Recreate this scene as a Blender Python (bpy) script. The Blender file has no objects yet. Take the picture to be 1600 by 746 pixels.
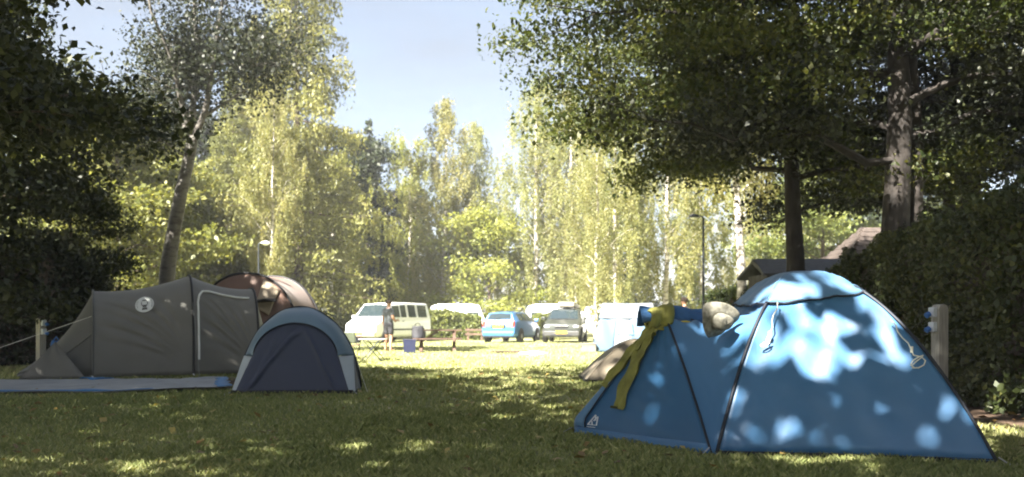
import bpy, bmesh, math, random
import numpy as np
from mathutils import Vector, Matrix

# ------------------------------------------------------------------ camera, sky, sun, exposure
SC = bpy.context.scene
COL = SC.collection
F, HOR, EYE = 1400.0, 501.0, 1.05          # focal length in photo pixels, horizon row, eye height
cam = bpy.data.cameras.new('camera'); cam_o = bpy.data.objects.new('camera', cam); COL.objects.link(cam_o)
cam.sensor_width = 36; cam.lens = F / 1600 * 36; cam.shift_y = (HOR - 373) / 1600
cam.clip_start = 0.05; cam.clip_end = 3000
cam.dof.use_dof = True; cam.dof.focus_distance = 9.0; cam.dof.aperture_fstop = 1.8
cam_o.location = (0, 0, EYE); cam_o.rotation_euler = (math.radians(90), 0, 0)
SC.camera = cam_o

SUN_H, SUN_EL = (-0.60, -0.80), math.radians(44)
w = bpy.data.worlds.new('World'); SC.world = w; w.use_nodes = True
nt = w.node_tree; bg = nt.nodes['Background']
sky = nt.nodes.new('ShaderNodeTexSky'); sky.sky_type = 'NISHITA'; sky.sun_disc = False
sky.sun_elevation = SUN_EL; sky.sun_rotation = math.atan2(SUN_H[0], SUN_H[1])
sky.air_density = 0.85; sky.dust_density = 1.6; sky.ozone_density = 1.0
tc = nt.nodes.new('ShaderNodeTexCoord'); mp = nt.nodes.new('ShaderNodeMapping')
mp.inputs['Scale'].default_value = (1.2, 3.0, 5.0); mp.inputs['Rotation'].default_value = (0.2, 0.5, 0.4)
nz = nt.nodes.new('ShaderNodeTexNoise'); nz.inputs['Scale'].default_value = 2.2; nz.inputs['Detail'].default_value = 7
nz.inputs['Roughness'].default_value = 0.55
cr = nt.nodes.new('ShaderNodeMapRange'); cr.inputs[1].default_value = 0.42; cr.inputs[2].default_value = 0.75
cr.inputs[3].default_value = 0.58; cr.inputs[4].default_value = 0.84
mx = nt.nodes.new('ShaderNodeMix'); mx.data_type = 'RGBA'
mx.inputs[7].default_value = (1.06, 1.08, 1.06, 1)            # thin white veil clouds
nt.links.new(tc.outputs['Generated'], mp.inputs[0]); nt.links.new(mp.outputs[0], nz.inputs['Vector'])
nt.links.new(nz.outputs['Fac'], cr.inputs[0]); nt.links.new(cr.outputs[0], mx.inputs[0])
nt.links.new(sky.outputs[0], mx.inputs[6]); nt.links.new(mx.outputs[2], bg.inputs[0])
bg.inputs[1].default_value = 0.05
sun = bpy.data.lights.new('sun', 'SUN'); sun.energy = 5.0; sun.angle = math.radians(0.53); sun.color = (1.0, 0.95, 0.85)
sun_o = bpy.data.objects.new('sun', sun); COL.objects.link(sun_o)
S = Vector((SUN_H[0] * math.cos(SUN_EL), SUN_H[1] * math.cos(SUN_EL), math.sin(SUN_EL)))
sun_o.rotation_euler = S.to_track_quat('Z', 'Y').to_euler(); sun_o.location = (0, 0, 40)
vs = SC.view_settings; vs.view_transform = 'Standard'; vs.look = 'None'; vs.gamma = 1; vs.use_curve_mapping = False
vs.exposure = 3.05
SC.render.engine = 'CYCLES'; SC.cycles.use_denoising = True; SC.cycles.max_bounces = 7
SC.cycles.transparent_max_bounces = 6; SC.cycles.filter_width = 1.9
SC.cycles.use_adaptive_sampling = True; SC.cycles.adaptive_threshold = 0.012

# ------------------------------------------------------------------ helpers
def P(u, v, Y):                              # photo pixel at depth Y -> point
    return Vector(((u - 800) / F * Y, Y, EYE - (v - HOR) / F * Y))
def G(u, v):                                 # photo pixel on the ground -> point
    return P(u, v, EYE * F / (v - HOR))
def tag(o, label=None, cat=None, group=None, kind=None):
    if label: o['label'] = label
    if cat: o['category'] = cat
    if group: o['group'] = group
    if kind: o['kind'] = kind
    return o
def thing(name, label, cat, loc=(0, 0, 0), rz=0.0, group=None):
    o = bpy.data.objects.new(name, None); COL.objects.link(o); o.empty_display_size = 0.2
    o.location = loc; o.rotation_euler = (0, 0, rz)
    return tag(o, label, cat, group)
def link(name, me, mat, parent=None):
    o = bpy.data.objects.new(name, me); COL.objects.link(o)
    if mat is not None and not me.materials: me.materials.append(mat)
    if parent is not None: o.parent = parent
    return o
def copy_tree(o, parent=None):
    c = o.copy(); COL.objects.link(c); c.parent = parent
    for ch in list(o.children): copy_tree(ch, c)
    return c
def smooth(o, angle=None):
    me = o.data
    me.polygons.foreach_set('use_smooth', [True] * len(me.polygons))
    if angle is not None: me.set_sharp_from_angle(angle=math.radians(angle))
    return o
class MB:
    def __init__(s): s.v = []; s.f = []
    def add(s, V, Fc):
        n = len(s.v); s.v += [tuple(p) for p in V]; s.f += [tuple(i + n for i in f) for f in Fc]; return s
    def box(s, c, d, rot=None):
        x, y, z = d[0] / 2, d[1] / 2, d[2] / 2
        V = [Vector((sx * x, sy * y, sz * z)) for sx in (-1, 1) for sy in (-1, 1) for sz in (-1, 1)]
        if rot is not None: V = [rot @ p for p in V]
        V = [p + Vector(c) for p in V]
        return s.add(V, [(0, 1, 3, 2), (4, 6, 7, 5), (0, 4, 5, 1), (2, 3, 7, 6), (0, 2, 6, 4), (1, 5, 7, 3)])
    def bar(s, a, b, wd, ht, up=(0, 0, 1)):
        a = Vector(a); b = Vector(b); d = b - a; L = d.length; d.normalize()
        r = d.cross(Vector(up));
        if r.length < 1e-4: r = d.cross(Vector((1, 0, 0)))
        r.normalize(); u = r.cross(d)
        return s.box((a + b) / 2, (L, wd, ht), Matrix((d, r, u)).transposed())
    def tube(s, pts, rad, n=8, caps=True):
        pts = [Vector(p) for p in pts]; m = len(pts)
        if not hasattr(rad, '__len__'): rad = [rad] * m
        V = []; up = Vector((0, 0, 1)); prev = None
        for i, p in enumerate(pts):
            t = (pts[min(i + 1, m - 1)] - pts[max(i - 1, 0)]).normalized()
            if prev is None:
                r = t.cross(up)
                if r.length < 0.05: r = t.cross(Vector((1, 0, 0)))
            else: r = prev - t * prev.dot(t)
            r.normalize(); prev = r; q = t.cross(r)
            for k in range(n):
                a = 2 * math.pi * k / n
                V.append(p + (r * math.cos(a) + q * math.sin(a)) * rad[i])
        Fc = [(i * n + k, i * n + (k + 1) % n, (i + 1) * n + (k + 1) % n, (i + 1) * n + k) for i in range(m - 1) for k in range(n)]
        if caps: Fc += [tuple(range(n))[::-1], tuple((m - 1) * n + k for k in range(n))]
        return s.add(V, Fc)
    def lathe(s, prof, c=(0, 0, 0), n=16, M=None):
        V = []
        for r, z in prof:
            for k in range(n):
                a = 2 * math.pi * k / n; p = Vector((r * math.cos(a), r * math.sin(a), z))
                V.append((M @ p if M else p) + Vector(c))
        m = len(prof)
        Fc = [(i * n + k, i * n + (k + 1) % n, (i + 1) * n + (k + 1) % n, (i + 1) * n + k) for i in range(m - 1) for k in range(n)]
        Fc += [tuple(range(n))[::-1], tuple((m - 1) * n + k for k in range(n))]
        return s.add(V, Fc)
    def grid(s, fn, nu, nv):
        V = [fn(i / nu, j / nv) for j in range(nv + 1) for i in range(nu + 1)]
        W = nu + 1
        return s.add(V, [(j * W + i, j * W + i + 1, (j + 1) * W + i + 1, (j + 1) * W + i) for j in range(nv) for i in range(nu)])
    def poly(s, pts, n, th):                  # flat polygon with thickness th along n
        n = Vector(n).normalized() * th; m = len(pts); pts = [Vector(p) for p in pts]
        return s.add(pts + [p + n for p in pts], [tuple(range(m))[::-1], tuple(range(m, 2 * m))] +
                     [(i, (i + 1) % m, m + (i + 1) % m, m + i) for i in range(m)])
    def build(s, name, mat, parent=None, sm=None, solid=0, bevel=0):
        me = bpy.data.meshes.new(name); me.from_pydata(s.v, [], s.f); me.update()
        bm = bmesh.new(); bm.from_mesh(me); bmesh.ops.recalc_face_normals(bm, faces=bm.faces); bm.to_mesh(me); bm.free()
        o = link(name, me, mat, parent)
        if sm is not None: smooth(o, sm)
        if solid:
            md = o.modifiers.new('thick', 'SOLIDIFY'); md.thickness = solid; md.offset = 0
        if bevel:
            md = o.modifiers.new('round', 'BEVEL'); md.width = bevel; md.segments = 2; md.limit_method = 'ANGLE'; md.angle_limit = math.radians(25)
        return o
def mesh_np(name, V, Fc, tint=None):
    me = bpy.data.meshes.new(name); V = np.asarray(V, np.float32); Fc = np.asarray(Fc, np.int32)
    k = Fc.shape[1]; nf = len(Fc)
    me.vertices.add(len(V)); me.vertices.foreach_set('co', V.ravel())
    me.loops.add(nf * k); me.loops.foreach_set('vertex_index', Fc.ravel())
    me.polygons.add(nf); me.polygons.foreach_set('loop_start', np.arange(nf, dtype=np.int32) * k)
    me.update(calc_edges=True)
    if tint is not None:
        a = me.attributes.new('tint', 'FLOAT', 'POINT'); a.data.foreach_set('value', np.asarray(tint, np.float32))
    return me
def unit(a): return a / (np.linalg.norm(a, axis=1, keepdims=True) + 1e-9)
def vnoise(x, y, seed=0):                     # cheap smooth pseudo-noise, about -1..1
    r = np.random.default_rng(seed); t = 0
    for k in range(7):
        a = r.uniform(0, 6.28); fr = 0.5 * 1.55 ** k; ph = r.uniform(0, 6.28, 2)
        t = t + np.sin((x * np.cos(a) + y * np.sin(a)) * fr + ph[0] + 1.3 * np.sin((y * np.cos(a) - x * np.sin(a)) * fr * .7 + ph[1])) / (1 + .35 * k)
    return t / 3.0

# ------------------------------------------------------------------ materials
MATS = {}
def nodes(name):
    m = bpy.data.materials.new(name); m.use_nodes = True; t = m.node_tree
    return m, t, t.nodes['Principled BSDF'], t.nodes['Material Output']
def N(t, kind, **kw):
    n = t.nodes.new(kind)
    for k, v in kw.items(): setattr(n, k, v)
    return n
def mat(name, col, rough=0.6, metal=0.0, var=0.12, scale=6.0, bump=0.0, bscale=60.0, trans=0.0, spec=0.4, col2=None, stretch=None, sheen=0.0, coat=0.0):
    if name in MATS: return MATS[name]
    m, t, p, out = nodes(name)
    c = N(t, 'ShaderNodeTexCoord'); mpn = N(t, 'ShaderNodeMapping')
    if stretch: mpn.inputs['Scale'].default_value = stretch
    t.links.new(c.outputs['Object'], mpn.inputs[0])
    nz = N(t, 'ShaderNodeTexNoise'); nz.inputs['Scale'].default_value = scale; nz.inputs['Detail'].default_value = 6
    t.links.new(mpn.outputs[0], nz.inputs['Vector'])
    r = N(t, 'ShaderNodeValToRGB'); e = r.color_ramp.elements
    a = [max(0, x * (1 - var)) for x in col]; b = [min(1, x * (1 + var)) for x in col] if col2 is None else col2
    e[0].position = 0.3; e[0].color = (*a, 1); e[1].position = 0.7; e[1].color = (*b, 1)
    t.links.new(nz.outputs['Fac'], r.inputs[0]); t.links.new(r.outputs[0], p.inputs['Base Color'])
    p.inputs['Roughness'].default_value = rough; p.inputs['Metallic'].default_value = metal
    p.inputs['Specular IOR Level'].default_value = spec
    if sheen: p.inputs['Sheen Weight'].default_value = sheen
    if coat: p.inputs['Coat Weight'].default_value = coat; p.inputs['Coat Roughness'].default_value = 0.06
    if bump:
        n2 = N(t, 'ShaderNodeTexNoise'); n2.inputs['Scale'].default_value = bscale; n2.inputs['Detail'].default_value = 5
        t.links.new(mpn.outputs[0], n2.inputs['Vector'])
        bp = N(t, 'ShaderNodeBump'); bp.inputs['Strength'].default_value = bump; bp.inputs['Distance'].default_value = 0.02
        t.links.new(n2.outputs['Fac'], bp.inputs['Height']); t.links.new(bp.outputs[0], p.inputs['Normal'])
    if trans:
        tr = N(t, 'ShaderNodeBsdfTranslucent'); t.links.new(r.outputs[0], tr.inputs['Color'])
        ms = N(t, 'ShaderNodeMixShader'); ms.inputs[0].default_value = trans
        t.links.new(p.outputs[0], ms.inputs[1]); t.links.new(tr.outputs[0], ms.inputs[2]); t.links.new(ms.outputs[0], out.inputs[0])
    MATS[name] = m; return m
def leafmat(name, c0, c1, c2, trans=0.35, rough=0.5, tcol=1.5):
    m, t, p, out = nodes(name)
    a = N(t, 'ShaderNodeAttribute', attribute_name='tint')
    oi = N(t, 'ShaderNodeObjectInfo')
    r = N(t, 'ShaderNodeValToRGB'); e = r.color_ramp.elements
    e[0].position = 0.05; e[0].color = (*c0, 1); e[1].position = 0.95; e[1].color = (*c2, 1)
    k = r.color_ramp.elements.new(0.5); k.color = (*c1, 1)
    t.links.new(a.outputs['Fac'], r.inputs[0])
    hs = N(t, 'ShaderNodeHueSaturation')
    mr = N(t, 'ShaderNodeMapRange'); mr.inputs[3].default_value = 0.485; mr.inputs[4].default_value = 0.512
    t.links.new(oi.outputs['Random'], mr.inputs[0]); t.links.new(mr.outputs[0], hs.inputs['Hue'])
    t.links.new(r.outputs[0], hs.inputs['Color'])
    t.links.new(hs.outputs[0], p.inputs['Base Color'])
    p.inputs['Roughness'].default_value = rough; p.inputs['Specular IOR Level'].default_value = 0.35
    tr = N(t, 'ShaderNodeBsdfTranslucent')
    mu = N(t, 'ShaderNodeMix', data_type='RGBA', blend_type='MULTIPLY'); mu.inputs[0].default_value = 1
    mu.inputs[7].default_value = (tcol * 1.05, tcol, tcol * 0.55, 1)
    t.links.new(hs.outputs[0], mu.inputs[6]); t.links.new(mu.outputs[2], tr.inputs['Color'])
    ms = N(t, 'ShaderNodeMixShader'); ms.inputs[0].default_value = trans
    t.links.new(p.outputs[0], ms.inputs[1]); t.links.new(tr.outputs[0], ms.inputs[2]); t.links.new(ms.outputs[0], out.inputs[0])
    MATS[name] = m; return m
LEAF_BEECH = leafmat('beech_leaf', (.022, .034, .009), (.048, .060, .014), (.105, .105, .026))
LEAF_BIRCH = leafmat('birch_leaf', (.15, .16, .060), (.215, .22, .085), (.30, .28, .13), trans=.5)
LEAF_LIME = leafmat('lime_leaf', (.15, .17, .045), (.22, .235, .06), (.30, .29, .095), trans=.5)
LEAF_LARCH = leafmat('larch_needle', (.10, .108, .032), (.16, .165, .048), (.24, .23, .078), trans=.3)
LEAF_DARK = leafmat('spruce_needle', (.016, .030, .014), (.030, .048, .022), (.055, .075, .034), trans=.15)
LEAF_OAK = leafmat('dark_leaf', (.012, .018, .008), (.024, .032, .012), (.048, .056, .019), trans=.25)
LEAF_SHADED = leafmat('shaded_leaf', (.008, .012, .006), (.016, .021, .009), (.034, .040, .014), trans=.2)  # near-black: shade of the forked birch and right-hand tree put into the colour
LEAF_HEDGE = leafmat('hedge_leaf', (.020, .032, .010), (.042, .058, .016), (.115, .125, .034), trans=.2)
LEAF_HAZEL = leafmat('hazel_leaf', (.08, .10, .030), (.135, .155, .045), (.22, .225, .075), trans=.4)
GRASSM = leafmat('grass_blade', (.135, .165, .055), (.245, .265, .10), (.42, .39, .20), trans=.25, rough=.6)
FALLEN = leafmat('fallen_leaf', (.10, .05, .015), (.26, .18, .05), (.42, .34, .10), trans=.15)
BARK = mat('bark', (.075, .055, .042), .9, var=.5, scale=9, bump=.9, bscale=14, stretch=(1, 1, .25))
BARK_B = mat('beech_bark', (.024, .0195, .017), .9, var=.5, scale=5, bump=1.0, bscale=14, stretch=(1, 1, .5))  # darkened further in place of shade on the right-hand trunks
def birchbark(name='birch_bark', g=1.0):
    m, t, p, out = nodes(name)
    c = N(t, 'ShaderNodeTexCoord'); mp = N(t, 'ShaderNodeMapping'); mp.inputs['Scale'].default_value = (2, 2, 5)
    t.links.new(c.outputs['Object'], mp.inputs[0])
    n = N(t, 'ShaderNodeTexNoise'); n.inputs['Scale'].default_value = 1.5; n.inputs['Detail'].default_value = 8; n.inputs['Roughness'].default_value = .7
    t.links.new(mp.outputs[0], n.inputs['Vector'])
    r = N(t, 'ShaderNodeValToRGB'); e = r.color_ramp.elements
    e[0].position = .40; e[0].color = (.05, .042, .036, 1); e[1].position = .50; e[1].color = (.46 * g, .42 * g, .36 * g, 1)
    k = e.new(.8); k.color = (.60 * g, .56 * g, .49 * g, 1)
    t.links.new(n.outputs['Fac'], r.inputs[0]); t.links.new(r.outputs[0], p.inputs['Base Color']); p.inputs['Roughness'].default_value = .8
    return m
BIRCHBARK = birchbark(); BIRCHGREY_SHADED = birchbark('shaded_grey_birch_bark', .24)  # grey copy also darkened for shade on the forked birch trunk
BLACK = mat('black_trim', (.012, .012, .015), .55)
RUBBER = mat('rubber', (.018, .018, .018), .85)
STEEL = mat('steel', (.45, .46, .48), .35, metal=1)
DARKSTEEL = mat('dark_steel', (.04, .045, .05), .5, metal=.6)
GLASS = mat('car_glass', (.02, .03, .035), .05, spec=.8, var=.05)
CORD = mat('cord', (.62, .60, .52), .8)
WOOD = mat('weathered_wood', (.10, .062, .045), .8, var=.35, scale=4, stretch=(1, 10, 10), bump=.4, bscale=20)
POSTWOOD = mat('grey_wood', (.36, .34, .31), .85, var=.25, scale=3, stretch=(12, 12, 1), bump=.5, bscale=10)

# ------------------------------------------------------------------ ground and grass
def soil(x, y):                               # 0 grass .. 1 bare earth
    n = vnoise(x * 1.6, y * 1.6, 3)
    a = np.clip(1.15 - np.hypot((x + 6.3) / 3.4, (y - 14.9 - .10 * (x + 6)) / 1.9) + .25 * n, 0, 1)
    d = np.hypot((x - 5.3) / 1.0, (y - 10.4) / 3.0)
    b = np.clip(1.25 - d + .3 * n, 0, 1)
    c = np.clip(.75 - np.hypot((x - .6) / .9, (y - 28.2) / .9) + .2 * n, 0, 1)
    return np.clip(np.maximum(np.maximum(a * 1.7, b * 1.5), np.maximum(c, np.clip((vnoise(x * .9, y * .9, 12) - .62) * 1.6, 0, .7))), 0, 1)
def ground():
    xs = np.concatenate([[-700, -300, -120, -60], np.linspace(-32, 32, 220), [60, 120, 300, 700]])
    ys = np.concatenate([[-500, -120, -40], np.linspace(-8, 62, 240), [90, 160, 300, 500, 800]])
    X, Y = np.meshgrid(xs, ys); Z = np.zeros_like(X)
    V = np.stack([X, Y, Z], -1).reshape(-1, 3); W = len(xs)
    i, j = np.meshgrid(np.arange(W - 1), np.arange(len(ys) - 1)); a = (j * W + i).ravel()
    Fc = np.stack([a, a + 1, a + W + 1, a + W], 1)
    me = mesh_np('ground', V, Fc, soil(V[:, 0], V[:, 1]))
    m, t, p, out = nodes('lawn')
    c = N(t, 'ShaderNodeTexCoord'); at = N(t, 'ShaderNodeAttribute', attribute_name='tint')
    n1 = N(t, 'ShaderNodeTexNoise'); n1.inputs['Scale'].default_value = .35; n1.inputs['Detail'].default_value = 8; n1.inputs['Roughness'].default_value = .65
    n2 = N(t, 'ShaderNodeTexNoise'); n2.inputs['Scale'].default_value = 22; n2.inputs['Detail'].default_value = 6
    for n in (n1, n2): t.links.new(c.outputs['Object'], n.inputs['Vector'])
    r1 = N(t, 'ShaderNodeValToRGB'); e = r1.color_ramp.elements
    e[0].position = .3; e[0].color = (.20, .22, .085, 1); e[1].position = .72; e[1].color = (.42, .40, .20, 1)
    r2 = N(t, 'ShaderNodeValToRGB'); e = r2.color_ramp.elements
    e[0].position = .3; e[0].color = (.45, .45, .45, 1); e[1].position = .7; e[1].color = (1.25, 1.25, 1.25, 1)
    mu = N(t, 'ShaderNodeMix', data_type='RGBA', blend_type='MULTIPLY'); mu.inputs[0].default_value = 1
    t.links.new(n1.outputs['Fac'], r1.inputs[0]); t.links.new(n2.outputs['Fac'], r2.inputs[0])
    t.links.new(r1.outputs[0], mu.inputs[6]); t.links.new(r2.outputs[0], mu.inputs[7])
    r3 = N(t, 'ShaderNodeValToRGB'); e = r3.color_ramp.elements
    e[0].position = .3; e[0].color = (.045, .030, .021, 1); e[1].position = .75; e[1].color = (.12, .082, .058, 1)
    t.links.new(n2.outputs['Fac'], r3.inputs[0])
    ms = N(t, 'ShaderNodeMix', data_type='RGBA'); t.links.new(at.outputs['Fac'], ms.inputs[0])
    t.links.new(mu.outputs[2], ms.inputs[6]); t.links.new(r3.outputs[0], ms.inputs[7])
    t.links.new(ms.outputs[2], p.inputs['Base Color']); p.inputs['Roughness'].default_value = .9
    p.inputs['Specular IOR Level'].default_value = .15
    bp = N(t, 'ShaderNodeBump'); bp.inputs['Strength'].default_value = .7; bp.inputs['Distance'].default_value = .05
    t.links.new(n2.outputs['Fac'], bp.inputs['Height']); t.links.new(bp.outputs[0], p.inputs['Normal'])
    tag(link('ground', me, m), 'mown campsite lawn with worn earth beside the tents', 'lawn', kind='structure')
ground()
TARP = [(-13.2, 15.0), (-8.0, 15.15), (-6.3, 15.6), (-4.95, 15.55), (-4.1, 13.25), (-6.2, 12.75), (-11.5, 12.5)]
def inpoly(x, y, poly):
    c = np.zeros(len(x), bool); n = len(poly)
    for i in range(n):
        (x1, y1), (x2, y2) = poly[i], poly[(i + 1) % n]
        k = ((y1 > y) != (y2 > y)) & (x < (x2 - x1) * (y - y1) / (y2 - y1 + 1e-12) + x1); c ^= k
    return c
def grass():
    r = np.random.default_rng(5); n = 430000
    u = r.random(n); Y = (4.6 ** -.55 + u * (44 ** -.55 - 4.6 ** -.55)) ** (-1 / .55)
    X = (r.random(n) * 2 - 1) * (.64 * Y + 1.2)
    s = soil(X, Y); clump = vnoise(X * 2.2, Y * 2.2, 8)
    keep = (r.random(n) > s * 1.15) & (r.random(n) < .72 + .4 * clump) & ~inpoly(X, Y, TARP)
    X, Y, clump = X[keep], Y[keep], clump[keep]; n = len(X)
    sc = 1 + Y / 9
    h = r.uniform(.028, .062, n) * (1 + .35 * clump) * (1 + .006 * Y); wd = r.uniform(.0028, .005, n) * sc
    az = r.uniform(0, 6.283, n); ln = r.uniform(.15, 1.0, n) * h; la = r.uniform(0, 6.283, n)
    b = np.stack([X, Y, np.full(n, -.004)], 1); d = np.stack([np.cos(az), np.sin(az), 0 * az], 1) * wd[:, None]
    mid = b + np.stack([np.cos(la) * ln * .35, np.sin(la) * ln * .35, h * .62], 1)
    tip = b + np.stack([np.cos(la) * ln, np.sin(la) * ln, h], 1)
    V = np.stack([b - d, b + d, mid + d * .8, tip, mid - d * .8], 1).reshape(-1, 3)
    i = np.arange(n)[:, None] * 5
    Fc = np.concatenate([i + [0, 1, 2], i + [0, 2, 4], i + [4, 2, 3]]) if False else None
    q = i + np.array([0, 1, 2, 4]); 
    # a blade is one bent quad ending in a point (degenerate tip edge avoided by using the tip as 4th corner)
    V = np.stack([b - d, b + d, mid + d * .7, tip], 1).reshape(-1, 3)
    Fc = np.arange(n)[:, None] * 4 + np.arange(4)
    t = np.clip(.45 + .25 * vnoise(X * .5, Y * .5, 2) + r.normal(0, .2, n) + (r.random(n) < .05) * .4, 0, 1)
    tag(link('grass', mesh_np('grass', V, Fc, np.repeat(t, 4)), GRASSM), 'short green grass covering the campsite lawn', 'grass', kind='stuff')
    # fallen leaves
    n = 2600; Y = 5 + 17 * r.random(n) ** 1.3; X = (r.random(n) * 2 - 1) * (.62 * Y + .5)
    k = r.random(n) < .45 + .55 * vnoise(X * .7, Y * .7, 4); X, Y = X[k], Y[k]; n = len(X)
    z = r.uniform(.012, .05, n); az = r.uniform(0, 6.283, n); L = r.uniform(.025, .06, n); W = L * r.uniform(.5, .8, n)
    c = np.stack([X, Y, z], 1); a = np.stack([np.cos(az), np.sin(az), r.normal(0, .3, n)], 1) * L[:, None]
    bb = np.stack([-np.sin(az), np.cos(az), r.normal(0, .35, n)], 1) * W[:, None]
    V = np.stack([c - a, c + bb + [0, 0, .006], c + a, c - bb + [0, 0, .006]], 1).reshape(-1, 3)
    tag(link('fallen_leaves', mesh_np('fallen_leaves', V, np.arange(n)[:, None] * 4 + np.arange(4), np.repeat(r.random(n), 4)), FALLEN),
        'scattered yellow and brown fallen leaves on the shaded lawn', 'leaves', kind='stuff')
grass()

# ------------------------------------------------------------------ trees
def leaves(name, pos, L, W, r, up=.6, hang=0.0, tint=None, jit=.5):
    n = len(pos); pos = np.asarray(pos)
    nrm = r.normal(0, 1, (n, 3)); nrm[:, 2] += up * 2.2; nrm = unit(nrm)
    a = r.normal(0, 1, (n, 3)); a[:, 2] -= hang * 4; a = unit(a)
    b = unit(np.cross(nrm, a)); nrm = np.cross(a, b)
    s = r.uniform(1 - jit, 1 + jit, n)[:, None]
    a = a * L * s; b = b * W * .5 * s; f = nrm * W * .18
    V = np.stack([pos - a * .5, pos + b + f, pos + a * .5, pos - b + f], 1).reshape(-1, 3)
    t = r.random(n) if tint is None else np.clip(tint + r.normal(0, .18, n), 0, 1)
    return mesh_np(name, V, np.arange(n)[:, None] * 4 + np.arange(4), np.repeat(t, 4))
def curve3(a, b, sag, n, r=None, wob=0.0):
    a = Vector(a); b = Vector(b); out = []
    for i in range(n + 1):
        t = i / n; p = a.lerp(b, t); p = p + Vector(sag) * (4 * t * (1 - t))
        if r is not None and 0 < i < n: p += Vector(r.normal(0, wob, 3))
        out.append(p)
    return out
def along(pts, t):
    k = t * (len(pts) - 1); i = min(int(k), len(pts) - 2); return pts[i].lerp(pts[i + 1], k - i)
PROF = {'round': lambda x: (1 - (2 * x - .85) ** 2 * .62) if x < .9 else .45, 'cone': lambda x: (1 - x) ** .8 + .05,
        'spindle': lambda x: (.55 + .9 * x if x < .35 else .865 * ((1 - x) / .65) ** .75) + .06,
        'dome': lambda x: max(.12, math.sqrt(max(0, 1 - x ** 2.2)))}
def trunk_path(r, H, lean, wob, n=12):
    pts = []; off = Vector((0, 0, 0))
    for i in range(n + 1):
        z = H * i / n
        pts.append(Vector((lean[0] * z, lean[1] * z, z)) + off)
        off = off + Vector((*r.normal(0, wob, 2), 0))
    return pts
def broad(seed, H, base, R, nlimb, nleaf, L, W, leafm, bark, tr, prof='round', flat=.4, csize=.5, lean=(0, 0), wob=.06, rise=.25,
          sub=7, up=.7, elong=(1, 1), hang=0.0, dens=None, trunk_H=.9):
    r = np.random.default_rng(seed); mb = MB(); T = trunk_path(r, H * trunk_H, lean, wob)
    rad = [tr * (1.25 if i == 0 else 1) * (1 - .88 * (i / 12) ** .9) for i in range(13)]
    mb.tube(T, rad, 10); cl = []; cs = []
    for i in range(nlimb):
        x = (i + r.random() * .8) / nlimb; h = base * .8 + (H * trunk_H - base * .8) * x * .97
        az = i * 2.39996 + r.normal(0, .35); rr = R * PROF[prof](x) * r.uniform(.8, 1.12)
        s = along(T, min(.99, h / (H * trunk_H))); zr = rise * rr * r.uniform(.3, 1.5) * (1 if x > .15 else .35)
        e = s + Vector((math.cos(az) * rr * elong[0], math.sin(az) * rr * elong[1], zr))
        pts = curve3(s, e, (0, 0, rr * .10 * r.uniform(-.3, 1)), 6, r, rr * .03)
        lr = max(.018, tr * (1 - .85 * x) * .30); mb.tube(pts, [lr * (1 - .8 * k / 6) for k in range(7)], 6, False)
        for j in range(sub):
            t = .22 + .78 * (j + r.random()) / sub; q = along(pts, min(t, .999)); d = (e - s).normalized()
            side = d.cross(Vector((0, 0, 1))) * (1 if j % 2 else -1) * r.uniform(.4, 1.1)
            dd = (d * r.uniform(.3, .9) + side + Vector((0, 0, r.normal(.03, .18)))).normalized()
            ln = rr * (.22 + .25 * r.random()) + .15
            sp = curve3(q, q + dd * ln, (0, 0, -.06 * ln), 3, r, .03); mb.tube(sp, [lr * .22, lr * .17, lr * .12, .005], 4, False)
            for k in range(4):
                cl.append(along(sp, .3 + .69 * r.random()) + Vector(r.normal(0, .12 * csize, 3))); cs.append(csize * r.uniform(.55, 1.25))
    cl = np.array([tuple(c) for c in cl]); cs = np.array(cs); nc = len(cl); ct = r.uniform(.2, .8, nc)
    wgt = cs ** 2; idx = r.choice(nc, nleaf, p=wgt / wgt.sum())
    g = np.clip(r.normal(0, 1, (nleaf, 3)), -1.7, 1.7) * cs[idx, None] * .55; g[:, 2] *= flat
    if hang: g[:, 2] -= np.abs(r.normal(0, hang, nleaf))
    me = leaves('crown', cl[idx] + g, L, W, r, up, tint=ct[idx])
    return mb, me, bark, leafm
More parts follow.
